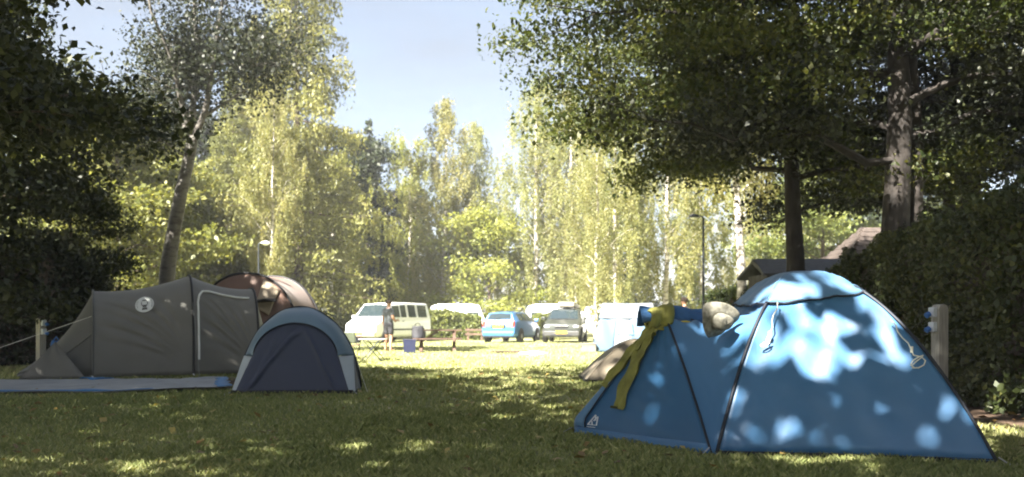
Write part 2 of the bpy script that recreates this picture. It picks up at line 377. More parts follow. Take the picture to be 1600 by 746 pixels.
def weeping(seed, H, base, R, nlimb, nstrand, L, W, leafm, bark, tr, slen=1.3, per=26, prof='spindle', lean=(0, 0), wob=.05, rise=.9, droop=.0):
    r = np.random.default_rng(seed); mb = MB(); T = trunk_path(r, H * .97, lean, wob)
    mb.tube(T, [tr * (1.2 if i == 0 else 1) * (1 - .9 * (i / 12)) for i in range(13)], 8); pos = []; tn = []
    starts = []
    for i in range(nlimb):
        x = (i + r.random() * .8) / nlimb; h = base * .85 + (H * .97 - base * .85) * x
        az = i * 2.39996 + r.normal(0, .4); rr = R * PROF[prof](x) * r.uniform(.7, 1.15); s = along(T, min(.99, h / (H * .97)))
        e = s + Vector((math.cos(az) * rr, math.sin(az) * rr, rr * rise * r.uniform(.5, 1.1)))
        pts = curve3(s, e, (0, 0, rr * (.12 - droop)), 5, r, rr * .04); lr = max(.010, tr * (1 - .9 * x) * .17)
        mb.tube(pts, [lr * (1 - .8 * k / 5) for k in range(6)], 5, False)
        for j in range(max(3, int(nstrand / nlimb))):
            q = along(pts, min(.999, .25 + .75 * r.random() ** .8)) + Vector(r.normal(0, .28, 3)) * (.4 + rr * .25); starts.append((q, x))
    for q, x in starts:
        ln = slen * r.uniform(.4, 1.3) * (.35 + .9 * (1 - x)); m = max(4, int(per * ln / slen)); t = r.random(m)
        dx = r.normal(0, .12, 2) * ln; p = np.empty((m, 3)); p[:, 0] = q.x + dx[0] * t; p[:, 1] = q.y + dx[1] * t; p[:, 2] = q.z - ln * t
        p += r.normal(0, .09, (m, 3)); p[:, 2] = np.maximum(p[:, 2], .15); pos.append(p); tn.append(np.full(m, r.uniform(.15, .85)))
    pos = np.concatenate(pos); me = leaves('crown', pos, L, W, r, .2, hang=.5, tint=np.concatenate(tn))
    return mb, me, bark, leafm
def conifer(seed, H, base, R, nwh, per, L, W, leafm, bark, tr, droop=.35, curtain=.5, dens=70, prof='cone'):
    r = np.random.default_rng(seed); mb = MB(); T = trunk_path(r, H, (0, 0), .03); pos = []; tn = []
    mb.tube(T, [tr * (1.2 if i == 0 else 1) * (1 - .95 * (i / 12)) for i in range(13)], 8)
    for i in range(nwh):
        x = (i + .5 * r.random()) / nwh; h = base + (H - base) * x
        for j in range(per):
            if r.random() < .1: continue
            az = 6.283 * j / per + i * .8 + r.normal(0, .25); rr = R * PROF[prof](x) * r.uniform(.6, 1.15); s = along(T, min(.99, h / H))
            e = s + Vector((math.cos(az) * rr, math.sin(az) * rr, rr * (.12 - droop * r.uniform(.6, 1.3))))
            pts = curve3(s, e, (0, 0, rr * droop * -.12), 4, r, .02); mb.tube(pts, [max(.01, tr * .22 * (1 - x)) * (1 - .8 * k / 4) for k in range(5)], 4, False)
            m = int(dens * (.3 + rr)); t = .12 + .9 * r.random(m) ** .8; P0 = np.array([tuple(s)]); P1 = np.array([tuple(e)])
            p = P0 + (P1 - P0) * t[:, None]; sd = np.array([-math.sin(az), math.cos(az), 0])
            p += sd * (r.normal(0, .17, m) * rr * (1.15 - t * .6))[:, None]; p[:, 2] += -np.abs(r.normal(0, curtain, m)) * (.3 + .5 * rr / R) + r.normal(0, .07, m)
            pos.append(p); tn.append(np.full(m, r.uniform(.2, .8)))
    pos = np.concatenate(pos); me = leaves('crown', pos, L, W, r, .5, hang=.25, tint=np.concatenate(tn))
    return mb, me, bark, leafm
def plant(name, spec, label, cat, loc, rz=0.0, group=None):
    mb, me, bark, lm = spec; o = thing(name, label, cat, loc, rz, group)
    mb.build('trunk', bark, o, sm=60); link('crown', me, lm, o); return o
def clone(o, label, loc, rz, sc=1.0, group=None, sz=None):
    c = copy_tree(o); c.location = loc; c.rotation_euler = (0, 0, rz); c.scale = (sc, sc, sz or sc); c['label'] = label
    if group: c['group'] = group
    elif 'group' in c: del c['group']
    return c
def at(u, Y): return ((u - 800) / F * Y, Y, 0)

# trees beside the pitch, right
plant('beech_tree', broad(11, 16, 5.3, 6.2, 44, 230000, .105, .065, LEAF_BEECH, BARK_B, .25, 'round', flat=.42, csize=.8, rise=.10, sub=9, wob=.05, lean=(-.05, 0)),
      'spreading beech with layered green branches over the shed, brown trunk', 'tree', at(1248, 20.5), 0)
b2 = plant('beech_tree', broad(12, 17, 4.6, 5.6, 30, 120000, .12, .072, LEAF_SHADED, BARK_B, .34, 'dome', flat=.35, csize=.9, rise=.2, sub=8, wob=.04),
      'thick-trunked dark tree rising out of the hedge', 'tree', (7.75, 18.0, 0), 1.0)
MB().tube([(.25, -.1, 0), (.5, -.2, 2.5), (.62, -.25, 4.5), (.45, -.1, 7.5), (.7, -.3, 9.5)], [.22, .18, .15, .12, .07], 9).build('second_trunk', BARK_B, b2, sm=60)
clone(b2, 'slimmer dark tree behind the hedge beside the thick-trunked tree', (11.1, 21.5, 0), 2.6, .95)
# near dark tree, left
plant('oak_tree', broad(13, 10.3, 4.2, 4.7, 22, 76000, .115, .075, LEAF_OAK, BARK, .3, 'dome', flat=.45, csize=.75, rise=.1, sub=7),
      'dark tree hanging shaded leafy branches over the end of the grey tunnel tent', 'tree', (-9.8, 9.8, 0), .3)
# the sparse forked birch behind the grey tent
def forked():
    r = np.random.default_rng(21); mb = MB(); Y = 26.0; o = Vector(at(255, Y))
    q = lambda u, v, dy=0: P(u, v, Y) - o + Vector((0, dy, 0))
    T = [Vector((0, 0, -.05)), q(262, 420), q(270, 370), q(283, 300), q(294, 255), q(300, 222)]
    mb.tube(T, [.27, .22, .20, .18, .165, .16], 10); tips = []
    limbs = [([q(300, 222), q(298, 150, .2), q(306, 90, .3), q(300, 20, .2), q(302, -70, .1)], .12), ([q(301, 225), q(325, 175, -.2), q(340, 110, -.4), q(352, 50, -.6), q(372, -40, -.8)], .11),
             ([q(299, 215), q(290, 160, -.4), q(286, 110, -.8), q(262, 40, -1.2), q(250, -50, -1.4)], .085), ([q(298, 212), q(262, 170, .5), q(235, 140, .9), q(205, 120, 1.2)], .05),
             ([q(322, 180), q(370, 130, .8), q(410, 70, 1.4), q(430, 10, 1.8)], .05), ([q(296, 250), q(250, 215, -.6), q(215, 190, -1.1)], .035), ([q(335, 130), q(385, 110, -.8), q(420, 120, -1.3)], .04),
             ([q(300, 130), q(260, 90, 1), q(225, 40, 1.6)], .04)]
    for pts, rd in limbs:
        mb.tube(pts, [rd * (1 - .75 * k / (len(pts) - 1)) for k in range(len(pts))], 7, False)
        for j in range(20):
            a = along(pts, r.uniform(.25, .999)); d = Vector(r.normal(0, 1, 3)); d.z = abs(d.z) * .5 - .1; ln = r.uniform(.5, 1.7)
            sp = curve3(a, a + d.normalized() * ln, (0, 0, -.1), 3, r, .05); mb.tube(sp, [.022, .016, .011, .005], 4, False)
            for k in range(3): tips.append(along(sp, r.uniform(.3, .999)))
    c = np.array([tuple(x) for x in tips]); n = 24000; ix = r.integers(0, len(c), n)
    g = r.normal(0, .34, (n, 3)); pos = c[ix] + g; ct = r.uniform(.1, .8, len(c))
    return mb, leaves('crown', pos, .10, .068, r, .2, tint=ct[ix]), BIRCHGREY_SHADED, LEAF_SHADED
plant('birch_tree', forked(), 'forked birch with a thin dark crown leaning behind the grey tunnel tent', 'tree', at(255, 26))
# mid-distance kinds
W1 = weeping(31, 15, 2.6, 3.0, 38, 620, .13, .07, LEAF_BIRCH, BIRCHBARK, .17, slen=1.5, per=58)
W2 = weeping(32, 16, 3.2, 3.4, 40, 700, .13, .07, LEAF_BIRCH, BIRCHBARK, .19, slen=1.9, per=60, lean=(.01, 0))
W3 = weeping(33, 13, 1.6, 3.3, 36, 680, .13, .075, LEAF_LIME, BIRCHBARK, .13, slen=1.1, per=58, prof='round', rise=.55)
LARCH = conifer(41, 25, 2.5, 4.6, 42, 6, .22, .075, LEAF_LARCH, BARK, .26, droop=.3, curtain=.85, dens=95)
SPR = conifer(42, 16, 1.0, 3.0, 30, 7, .26, .10, LEAF_DARK, BARK, .22, droop=.35, curtain=.3, dens=46)
BR1 = broad(43, 12, 1.4, 4.2, 26, 30000, .21, .13, LEAF_HAZEL, BARK, .2, 'dome', flat=.55, csize=.85, rise=.3)
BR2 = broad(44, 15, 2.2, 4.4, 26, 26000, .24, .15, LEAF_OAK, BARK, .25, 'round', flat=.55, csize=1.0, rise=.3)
BUSH = broad(45, 8, .4, 3.6, 24, 24000, .19, .12, LEAF_LIME, BARK, .13, 'dome', flat=.6, csize=.8, rise=.45)
birch = plant('birch_tree', W1, 'slender weeping birch rising between the white van and the blue car', 'tree', at(691, 55), 0)
birch2 = plant('birch_tree', W2, 'tallest weeping birch standing behind the gap between the two cars', 'tree', at(836, 54), 1)
lime = plant('lime_tree', W3, 'pale yellow-green tree standing directly behind the white van', 'tree', at(640, 58), .5)
larch = plant('larch_tree', LARCH, 'very tall drooping larch between the forked birch and the dark spruce', 'tree', at(468, 47), .2)
spruce = plant('spruce_tree', SPR, 'dark spruce with a pointed top behind the dark leafy tree', 'tree', at(575, 66), 0)
hazel = plant('hazel_tree', BR1, 'sunlit bushy tree behind the emblem end of the grey tunnel tent', 'tree', at(190, 40), 0)
dark = plant('oak_tree', BR2, 'dark leafy tree between the larch and the white van', 'tree', at(545, 60), 0)
bush = plant('lime_tree', BUSH, 'bright yellow-green bushy tree behind the hedge by the blue car', 'tree', at(765, 54.8), 0)
clone(birch, 'narrow birch close beside the slender weeping birch', at(742, 58), 2.1, .93, sz=.95)
clone(birch2, 'weeping birch above the dark roof-box car', at(895, 55), 3.0, .98)
clone(birch2, 'birch with hanging branches over the pale blue tent', at(962, 50), 4.4, .9)
clone(birch, 'short birch with a white trunk between the dark car and the pale blue tent', at(931, 44), 5.2, .72, sz=.8)
clone(birch2, 'weeping birch behind the street lamp', at(1040, 50), .7, .95)
clone(lime, 'pale yellow-green tree directly behind the dark car', at(900, 62), 1.2, 1.1)
clone(lime, 'yellow-green tree behind the lamp post', at(1095, 56), 2.4, 1.0)
clone(birch, 'birch with a white trunk standing behind the brown tent', at(424, 43), 1.4, .62, sz=.9)
clone(larch, 'shorter sunlit larch between the forked birch and the white-trunked birch', at(362, 50), 4.0, .62)
clone(lime, 'light leafy tree beside the dark leafy tree', at(520, 54), 5.0, .85)
clone(hazel, 'sunlit bush below the forked birch trunk', at(300, 47), 2.2, .62)
clone(larch, 'larch standing behind the white-trunked birch', at(400, 62), 2.5, .9)
plant('birch_tree', weeping(34, 13.5, 6.2, 2.6, 26, 420, .13, .07, LEAF_BIRCH, BIRCHBARK, .19, slen=1.6, per=50, lean=(-.07, 0), wob=.05), 'slanting red-brown and white birch trunk beside the lamp post', 'tree', at(1160, 31.5))
clone(spruce, 'small spruce top showing over the pale tree', at(650, 74), 1.0, .85)
clone(dark, 'dark tree behind the grey tent and the forked birch', at(285, 56), 1.0, 1.05)
clone(hazel, 'sunlit leafy tree behind the dark hedge beyond the hook-up post', at(118, 44), 2.0, 1.0)
clone(hazel, 'sunlit round tree under the dark forked birch crown', at(248, 46), 4.6, .9)
clone(hazel, 'sunlit bushy tree behind the shed roof', at(1290, 52), 1.0, 1.0)
clone(hazel, 'sunlit bushy tree behind the wooden house', at(1420, 56), 3.0, 1.1)
# dark shrubs at the left edge
for k, (u, Y, s, rz, lab) in enumerate([(-120, 21, .74, 0, 'dark tree rising behind the hook-up post'), (112, 24, .36, 2, 'dark shrub behind the peaked end of the grey tent'),
                                        (-60, 18, .55, 4, 'dark shrub beside the end of the ground sheet')]):
    clone(dark, lab, at(u, Y), rz, s)
# wood behind
rr = random.Random(4)
KIND = {dark.name: 'dark leafy tree', hazel.name: 'sunlit bushy tree', spruce.name: 'dark pointed spruce', birch2.name: 'weeping birch tree', lime.name: 'pale yellow-green tree'}
for k in range(26):
    u = -150 + k * 76 + rr.uniform(-20, 20); Y = rr.uniform(70, 88); src = rr.choice([dark, hazel, spruce, birch2, lime])
    s = rr.uniform(.8, 1.15)
    if 560 < u < 900: s = rr.uniform(.42, .6)
    c = clone(src, KIND[src.name] + ' in the wood that closes the campsite behind the caravans', at(u, Y), rr.uniform(0, 6), s, group=KIND[src.name] + 's in the wood behind the campsite')
# trees round the pitch behind the photographer: they cast the shade on the tents
GAPS = [(2.50, 7.18, .90, .60), (1.65, 5.75, .75, .42), (3.5, 7.3, .3, .2)]   # openings cut in unseen crowns to place sun patches, at 1.1 m
def shade_tree(seed, x, y, rz, sc, label):
    mb, me, bark, lm = broad(seed, 21, 6.5, 5.8, 26, 18500, .30, .20, LEAF_BEECH, BARK_B, .35, 'dome', flat=.5, csize=1.1, rise=.25)
    n = len(me.vertices); co = np.empty(n * 3, np.float32); me.vertices.foreach_get('co', co); co = co.reshape(-1, 4, 3)
    tn = np.empty(n, np.float32); me.attributes['tint'].data.foreach_get('value', tn); tn = tn.reshape(-1, 4)
    c = co.mean(1) * sc; wx = c[:, 0] * math.cos(rz) - c[:, 1] * math.sin(rz) + x; wy = c[:, 0] * math.sin(rz) + c[:, 1] * math.cos(rz) + y
    t = (c[:, 2] - 1.1) / S.z; qx, qy = wx - S.x * t, wy - S.y * t; keep = np.ones(len(c), bool); gr = np.random.default_rng(seed)
    for gx, gy, rx, ry in GAPS: keep &= np.hypot((qx - gx) / rx, (qy - gy) / ry) > 1 + .42 * vnoise(qx * 7, qy * 7, 9) + gr.normal(0, .10, len(c))
    keep |= gr.random(len(c)) < .16
    bpy.data.meshes.remove(me); k = int(keep.sum())
    me = mesh_np('crown', co[keep].reshape(-1, 3), np.arange(k)[:, None] * 4 + np.arange(4), tn[keep].ravel())
    o = plant('beech_tree', (mb, me, bark, lm), label, 'tree', (x, y, 0), rz, 'unseen shade trees around the pitch'); o.scale = (sc, sc, sc)
for k, (x, y, s, rz) in enumerate([(1.5, -3.2, 1.25, 0), (-4.7, .3, 1.22, 1), (-10.5, 1.2, .76, 2), (-12.5, 7.5, .56, 3), (8.5, -3.5, 1.3, 4), (-11.6, 13.7, .56, 1.5)]):
    shade_tree(51 + k, x, y, rz, s, 'tall unseen beech shading the pitch across from the blue tent')

# ------------------------------------------------------------------ hedges
def hedge(name, label, path, h, th, n, L, leafm, seed, wob=.25, group=None):
    r = np.random.default_rng(seed); root = thing(name, label, 'hedge', (path[0][0], path[0][1], 0), 0, group); o = Vector((path[0][0], path[0][1], 0))
    pts = [Vector((*p[:2], 0)) for p in path]; hs = [p[2] if len(p) > 2 else h for p in path]
    mb = MB(); m = 24
    def core(t, a):
        p = along(pts, min(t, .9999)); d = (along(pts, min(t + .01, 1 - 1e-4)) - along(pts, max(t - .01, 0))).normalized(); s = Vector((-d.y, d.x, 0))
        hh = np.interp(t, np.linspace(0, 1, len(hs)), hs) - .28; k = a * 3
        q = (-1, 0 + k) if k < 1 else ((-1 + 2 * (k - 1), 1) if k < 2 else (1, 3 - k))
        return p - o + s * q[0] * (th / 2 - .22) + Vector((0, 0, q[1] * hh)) + Vector(r.normal(0, .05, 3))
    mb.grid(core, 40, 12).build('branches', BARK, root, sm=60)
    seg = np.array([(pts[i + 1] - pts[i]).length for i in range(len(pts) - 1)]); tot = seg.sum()
    t = r.random(n) * tot; cum = np.concatenate([[0], np.cumsum(seg)]); i = np.clip(np.searchsorted(cum, t) - 1, 0, len(seg) - 1)
    A = np.array([tuple(p) for p in pts]); dr = unit(A[1:] - A[:-1]); p = A[i] + dr[i] * (t - cum[i])[:, None]; nx = np.stack([-dr[i, 1], dr[i, 0], 0 * t], 1)
    hh = np.interp(t / tot, np.linspace(0, 1, len(hs)), hs); k = r.random(n) * (hh * 2 + th)
    bulge = wob * vnoise(t * 2.1, k * 2.1, seed) + .06 * r.normal(0, 1, n) - np.abs(r.normal(0, .10, n))
    side = np.where(k < hh, -1, np.where(k < 2 * hh, 1, 0)); z = np.where(k < hh, k, np.where(k < 2 * hh, k - hh, hh)); x = np.where(side == 0, (k - 2 * hh) - th / 2, side * th / 2)
    p = p + nx * (x + side * bulge)[:, None]; p[:, 2] = np.where(side == 0, z + bulge, z)
    p[:, 2] = np.maximum(p[:, 2], .04); tn = .42 + .35 * vnoise(t * 1.2, k * 1.2, seed + 5)
    link('leaves', leaves('leaves', p - np.array(o), L, L * .6, r, .4, tint=tn), leafm, root); return root
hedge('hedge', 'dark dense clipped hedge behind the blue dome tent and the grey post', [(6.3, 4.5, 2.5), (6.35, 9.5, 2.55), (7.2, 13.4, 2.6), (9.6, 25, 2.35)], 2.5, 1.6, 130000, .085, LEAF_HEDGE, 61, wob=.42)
hedge('hedge', 'rough leafy hedge between the white van and the blue car', [at(655, 47.5)[:2] + (1.3,), at(712, 48)[:2] + (1.45,), at(752, 48)[:2] + (1.3,)], 1.4, .9, 9000, .15, LEAF_HAZEL, 62)
hedge('hedge', 'small bushy hedge between the blue car and the dark car', [at(836, 47.6)[:2] + (1.35,), at(868, 48)[:2] + (1.45,)], 1.4, .8, 4500, .14, LEAF_HAZEL, 66)
hedge('hedge', 'low dark hedge at the foot of the slanting birch trunk', [at(1108, 34)[:2] + (1.9,), at(1200, 31)[:2] + (2.3,)], 2, 1.0, 10000, .11, LEAF_HEDGE, 63)
hedge('hedge', 'pale low hedge between the navy tent and the white van', [at(488, 47)[:2] + (1.5,), at(548, 49)[:2] + (1.2,)], 1.4, .9, 7000, .15, LEAF_HAZEL, 64)
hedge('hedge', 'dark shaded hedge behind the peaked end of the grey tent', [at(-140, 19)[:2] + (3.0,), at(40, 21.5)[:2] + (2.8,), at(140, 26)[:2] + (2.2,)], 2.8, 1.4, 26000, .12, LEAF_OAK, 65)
#PART2
# ------------------------------------------------------------------ shed, house, lamps, posts
DARKWOOD = mat('dark_boards', (.030, .026, .024), .8, var=.4, scale=5)
ROOFM = mat('brown_roof', (.055, .042, .036), .85, var=.3, scale=7, bump=.5, bscale=30)
FELT = mat('roof_felt', (.035, .037, .045), .8, var=.3, scale=8)
def shed():
    o = thing('garden_shed', 'low black timber shed behind the brown beech trunk', 'shed', (9.9, 29, 0))
    for k in range(13):
        MB().box((-1.75 + k * .29, -1.2, 1.25), (.27, .04 + .012 * (k % 2), 2.5)).build('plank', DARKWOOD, o)
    for k in range(8):
        MB().box((-1.92, -1.02 + k * .29, 1.25), (.04 + .012 * (k % 2), .27, 2.5)).build('plank', DARKWOOD, o)
    MB().box((0, 0, 1.2), (3.7, 2.3, 2.4)).build('inner_wall', DARKWOOD, o)
    MB().poly([(-2.2, -1.5, 2.42), (2.1, -1.5, 2.42), (2.1, .2, 2.98), (-2.0, .2, 2.98)], (0, -.3, 1), .08).build('roof_slope', FELT, o)
    MB().poly([(-2.2, 1.7, 2.42), (2.1, 1.7, 2.42), (2.1, .2, 2.98), (-2.0, .2, 2.98)], (0, .3, 1), .08).build('roof_slope', FELT, o)
    MB().box((-2.06, -.66, 2.68), (.05, 1.9, .14), Matrix.Rotation(math.atan2(.56, 1.7), 3, 'X')).build('barge_board', DARKWOOD, o)
    h = thing('wooden_house', 'wooden house with a brown hipped roof behind the hedge', 'house', (14.3, 33, 0))
    MB().box((0, 0, 1.35), (4.6, 4.0, 2.7)).build('wall', DARKWOOD, h)
    rf = MB(); a = [(-2.9, -2.5, 2.65), (2.9, -2.5, 2.65), (2.9, 2.5, 2.65), (-2.9, 2.5, 2.65), (-1.4, 0, 4.45), (1.4, 0, 4.45)]
    rf.add(a, [(0, 1, 5, 4), (1, 2, 5), (2, 3, 4, 5), (3, 0, 4), (0, 3, 2, 1)]); r0 = rf.build('roof', ROOFM, h)
    for k in range(9):                        # courses of roofing on the visible slopes
        t = (k + .5) / 9; z = 2.68 + 1.75 * t; y = -2.5 * (1 - t) - .02; x = 2.9 - 1.5 * t
        MB().box((0, y, z + .03), (2 * x, .30, .05), Matrix.Rotation(math.atan2(1.8, 2.5), 3, 'X')).build('roof_course', ROOFM, h)
        MB().box((-x - .02, 0, z + .03), (.24, 5 * (1 - t), .05), Matrix.Rotation(-math.atan2(1.8, 1.5), 3, 'Y')).build('roof_course', ROOFM, h)
    MB().box((-2.33, .3, 1.6), (.06, .9, 1.0)).build('window', GLASS, h)
shed()
def lamp(u, Y, H, head, label, name='street_lamp'):
    o = thing(name, label, 'lamp', at(u, Y))
    MB().tube([(0, 0, 0), (0, 0, .9), (0, 0, 1.0), (0, 0, H)], [.06, .06, .042, .035], 10).build('pole', DARKSTEEL, o, sm=40)
    a = MB(); a.tube([(0, 0, H - .03), (-.06 * head, 0, H + .04), (-.22 * head, 0, H + .05)], .025, 8).build('arm', DARKSTEEL, o, sm=40)
    hd = MB().lathe([(.04, .10), (.13, .07), (.19, .02), (.20, 0), (.17, -.03)], (-.30 * head, 0, H + .02), 14).build('lamp_head', DARKSTEEL if head > 0 else mat('white_enamel', (.7, .7, .68), .4), o, sm=40)
    MB().lathe([(.15, -.03), (.12, -.07), (.04, -.09)], (-.30 * head, 0, H + .02), 12).build('diffuser', mat('lamp_glass', (.7, .7, .66), .25), hd, sm=40)
lamp(1099, 30, 4.5, 1.0, 'thin dark lamp post beside the slanting birch trunk')
lamp(404, 38, 4.3, -1.0, 'lamp post with a white head beside the white-trunked birch')
SOCK = mat('socket_white', (.62, .66, .72), .4); SOCKB = mat('socket_blue', (.05, .16, .48), .4)
def hook(loc, h, rz, label):
    o = thing('hookup_post', label, 'post', loc, rz)
    b = MB(); pr = [(-.07, 0), (.07, 0), (.072, h - .05), (.05, h - .012), (.01, h), (-.05, h - .016), (-.07, h - .055)]
    b.poly([(x, -.07, z) for x, z in pr], (0, 1, 0), .14); b.build('post', POSTWOOD, o, bevel=.008)
    for z in (h - .10, h - .28):
        s = MB().box((-.10, 0, z), (.06, .10, .12)).build('socket_box', SOCK, o, bevel=.012)
        MB().lathe([(.034, 0), (.036, .05), (.030, .055)], (-.16, -.015, z - .02), 10, Matrix.Rotation(math.radians(-115), 3, 'Y')).build('socket_lid', SOCKB, s, sm=40)
hook((5.25, 11.0, 0), 1.25, .25, 'weathered grey wooden hook-up post with rounded top before the dark hedge')
hook(tuple(P(64, 501, 18.5).to_2d()) + (0,), 1.1, 2.6, 'hook-up post in the dark shrubs beyond the grey tunnel tent')

# ------------------------------------------------------------------ vehicles
def car(name, label, loc, rz, paint, Wd, st, axles, wr, spec):
    """st: stations (x, z_bottom, w_sill, z_belt, w_belt, z_top, w_top); x forward, y left"""
    o = thing(name, label, 'van' if 'van' in name else 'car', loc, rz)
    mb = MB(); n = 12; rings = []
    for (x, zb, ws, zbelt, wb, zt, wt) in st:
        zm = zb + .55 * (zbelt - zb); h = [(0, zb), (ws * .86, zb), (ws, zb + .12), (ws * 1.01, zm), (wb, zbelt), (wt, zt - .035 if zt - zbelt > .1 else zt - .01), (0, zt)]
        rings.append([(x, y, z) for y, z in h] + [(x, -y, z) for y, z in h[-2:0:-1]])
    V = [p for r in rings for p in r]; mb.add(V, [(i * n + k, i * n + (k + 1) % n, (i + 1) * n + (k + 1) % n, (i + 1) * n + k) for i in range(len(st) - 1) for k in range(n)] +
                                             [tuple(range(n)), tuple(range((len(st) - 1) * n, len(st) * n))])
    body = mb.build('body', paint, o, sm=38, bevel=.035)
    def side(i, s, u0, u1, v0, v1, nm, m, off=.012, th=.012):
        a4, a5 = Vector(rings[i][4]), Vector(rings[i][5]); b4, b5 = Vector(rings[i + 1][4]), Vector(rings[i + 1][5])
        f = lambda u, v: (a4.lerp(b4, u)).lerp(a5.lerp(b5, u), v)
        q = [f(u0, v0), f(u1, v0), f(u1, v1), f(u0, v1)]
        q = [Vector((p.x, p.y * s, p.z)) for p in q]; nn = (q[1] - q[0]).cross(q[3] - q[0]).normalized()
        if nn.y * s < 0: nn = -nn
        return MB().poly([p + nn * off for p in q], nn, th).build(nm, m, o, bevel=.008)
    def cross(i, u0, u1, inset, nm, m, off=.014, th=.012, par=None):
        a = Vector(rings[i][5]); b = Vector(rings[i + 1][5]); ac = Vector(rings[i][6]); bc = Vector(rings[i + 1][6])
        p0, p1 = a.lerp(b, u0), a.lerp(b, u1); c0, c1 = ac.lerp(bc, u0), ac.lerp(bc, u1)
        q = [Vector((p0.x, p0.y - inset, p0.z)), Vector((c0.x, 0, c0.z)), Vector((p0.x, -p0.y + inset, p0.z)), Vector((p1.x, -p1.y + inset, p1.z)), Vector((c1.x, 0, c1.z)), Vector((p1.x, p1.y - inset, p1.z))]
        nn = (q[2] - q[0]).cross(q[5] - q[0]).normalized()
        if nn.z < 0: nn = -nn
        mid = Vector(rings[0][0]).lerp(Vector(rings[-1][0]), .5); 
        g = MB(); m1 = [p + nn * off for p in q]; g.add(m1, [(0, 1, 4, 5), (1, 2, 3, 4)])
        ob = g.build(nm, m, par or o); md = ob.modifiers.new('t', 'SOLIDIFY'); md.thickness = th; return ob
    for s, i, u0, u1, v0, v1 in spec['side_windows']:
        for sg in ((1, -1) if s == 0 else (s,)): side(i, sg, u0, u1, v0, v1, 'side_window', GLASS)
    for i, u0, u1, ins, nm in spec['cross']: cross(i, u0, u1, ins, nm, GLASS)
    for ax in axles:
        for s in (1, -1):
            y = Wd / 2 - .10; M = Matrix.Rotation(math.radians(90) * -s, 3, 'X')
            ar = MB().lathe([(wr + .07, -.02), (wr + .065, .012)], (ax, (y + .105) * s, wr + .01), 20, M).build('wheel_arch', BLACK, o, sm=40)
            w_ = MB().lathe([(wr * .6, -.09), (wr * .95, -.10), (wr, -.06), (wr, .06), (wr * .95, .10), (wr * .62, .105)], (ax, (y + .025) * s, wr), 22, M).build('wheel', RUBBER, o, sm=40)
            MB().lathe([(wr * .62, .095), (wr * .58, .10), (wr * .5, .09), (wr * .18, .112), (.02, .112)], (ax, (y + .03) * s, wr), 10, M).build('rim', STEEL, w_, sm=30)
    for nm, c, d, m, bev in spec['boxes']:
        MB().box(c, d).build(nm, m, o, bevel=bev)
    for s in (1, -1):
        x, z = spec['mirror']; mi = MB().box((x, s * (Wd / 2 + .09), z), (.10, .18, .15)).build('mirror', paint, o, bevel=.03)
    return o
WHITEP = mat('white_paint', (.80, .80, .82), .35, var=.03, coat=.5); BLUEP = mat('blue_paint', (.045, .15, .36), .35, metal=.35, var=.05, coat=.6)
GREYP = mat('dark_paint', (.045, .05, .045), .4, metal=.4, var=.08, coat=.5)
LAMPW = mat('lamp_lens', (.75, .76, .74), .15); LAMPR = mat('tail_lens', (.45, .05, .03), .25); LAMPO = mat('amber_lens', (.6, .25, .04), .25)
PLATE = mat('yellow_plate', (.72, .50, .04), .5, var=.03)
vy = 43.5
vst = [(2.38, .38, .72, .62, .74, .66, .70), (2.30, .30, .84, .86, .84, .92, .76), (1.72, .28, .92, 1.10, .90, 1.16, .80), (1.02, .26, .92, 1.12, .91, 1.86, .74),
       (-.2, .26, .92, 1.12, .91, 1.94, .76), (-2.15, .28, .92, 1.12, .91, 1.92, .75), (-2.30, .30, .91, 1.10, .90, 1.80, .74), (-2.38, .36, .88, 1.02, .88, 1.10, .84)]
car('white_van', 'white camper van with row of dark grille slots behind the standing man', (at(608, vy)[0], vy, 0), math.radians(270 - 27), WHITEP, 1.84, vst, (1.45, -1.45), .33, dict(
    side_windows=[(0, 2, .30, .96, .10, .84), (0, 3, .06, .52, .10, .86), (0, 3, .60, .98, .10, .86), (0, 4, .08, .42, .10, .86), (0, 4, .52, .92, .10, .86)],
    cross=[(2, .10, .93, .07, 'windscreen'), (6, .12, .9, .1, 'rear_window')],
    boxes=[('bumper', (2.36, 0, .42), (.16, 1.7, .18), mat('grey_plastic', (.35, .35, .34), .6), .03)] +
          [('grille_slot', (2.345, -.42 + .21 * k, .70), (.05, .15, .045), BLACK, 0) for k in range(5)] +
          [('headlight', (2.31, s * .66, .74), (.08, .24, .17), LAMPW, .03) for s in (1, -1)] +
          [('side_moulding', (0, s * .925, .62), (3.0, .02, .07), BLACK, .005) for s in (1, -1)] +
          [('door_handle', (.15, s * .935, 1.02), (.14, .03, .03), BLACK, .005) for s in (1, -1)] +
          [('wiper', (1.76, s * .3, 1.20), (.03, .5, .02), BLACK, 0) for s in (1, -1)] +
          [('number_plate', (2.45, 0, .44), (.02, .5, .11), PLATE, 0)], mirror=(1.45, 1.22)))
by = 44.0
bst = [(2.1, .34, .66, .52, .68, .56, .60), (2.02, .24, .78, .70, .78, .76, .66), (1.15, .22, .86, .93, .84, 1.0, .70), (.40, .22, .87, .96, .85, 1.44, .60),
       (-.7, .22, .87, .98, .85, 1.50, .61), (-1.72, .24, .86, 1.0, .84, 1.42, .58), (-1.98, .28, .84, .98, .82, 1.04, .70), (-2.08, .32, .80, .70, .80, .74, .76)]
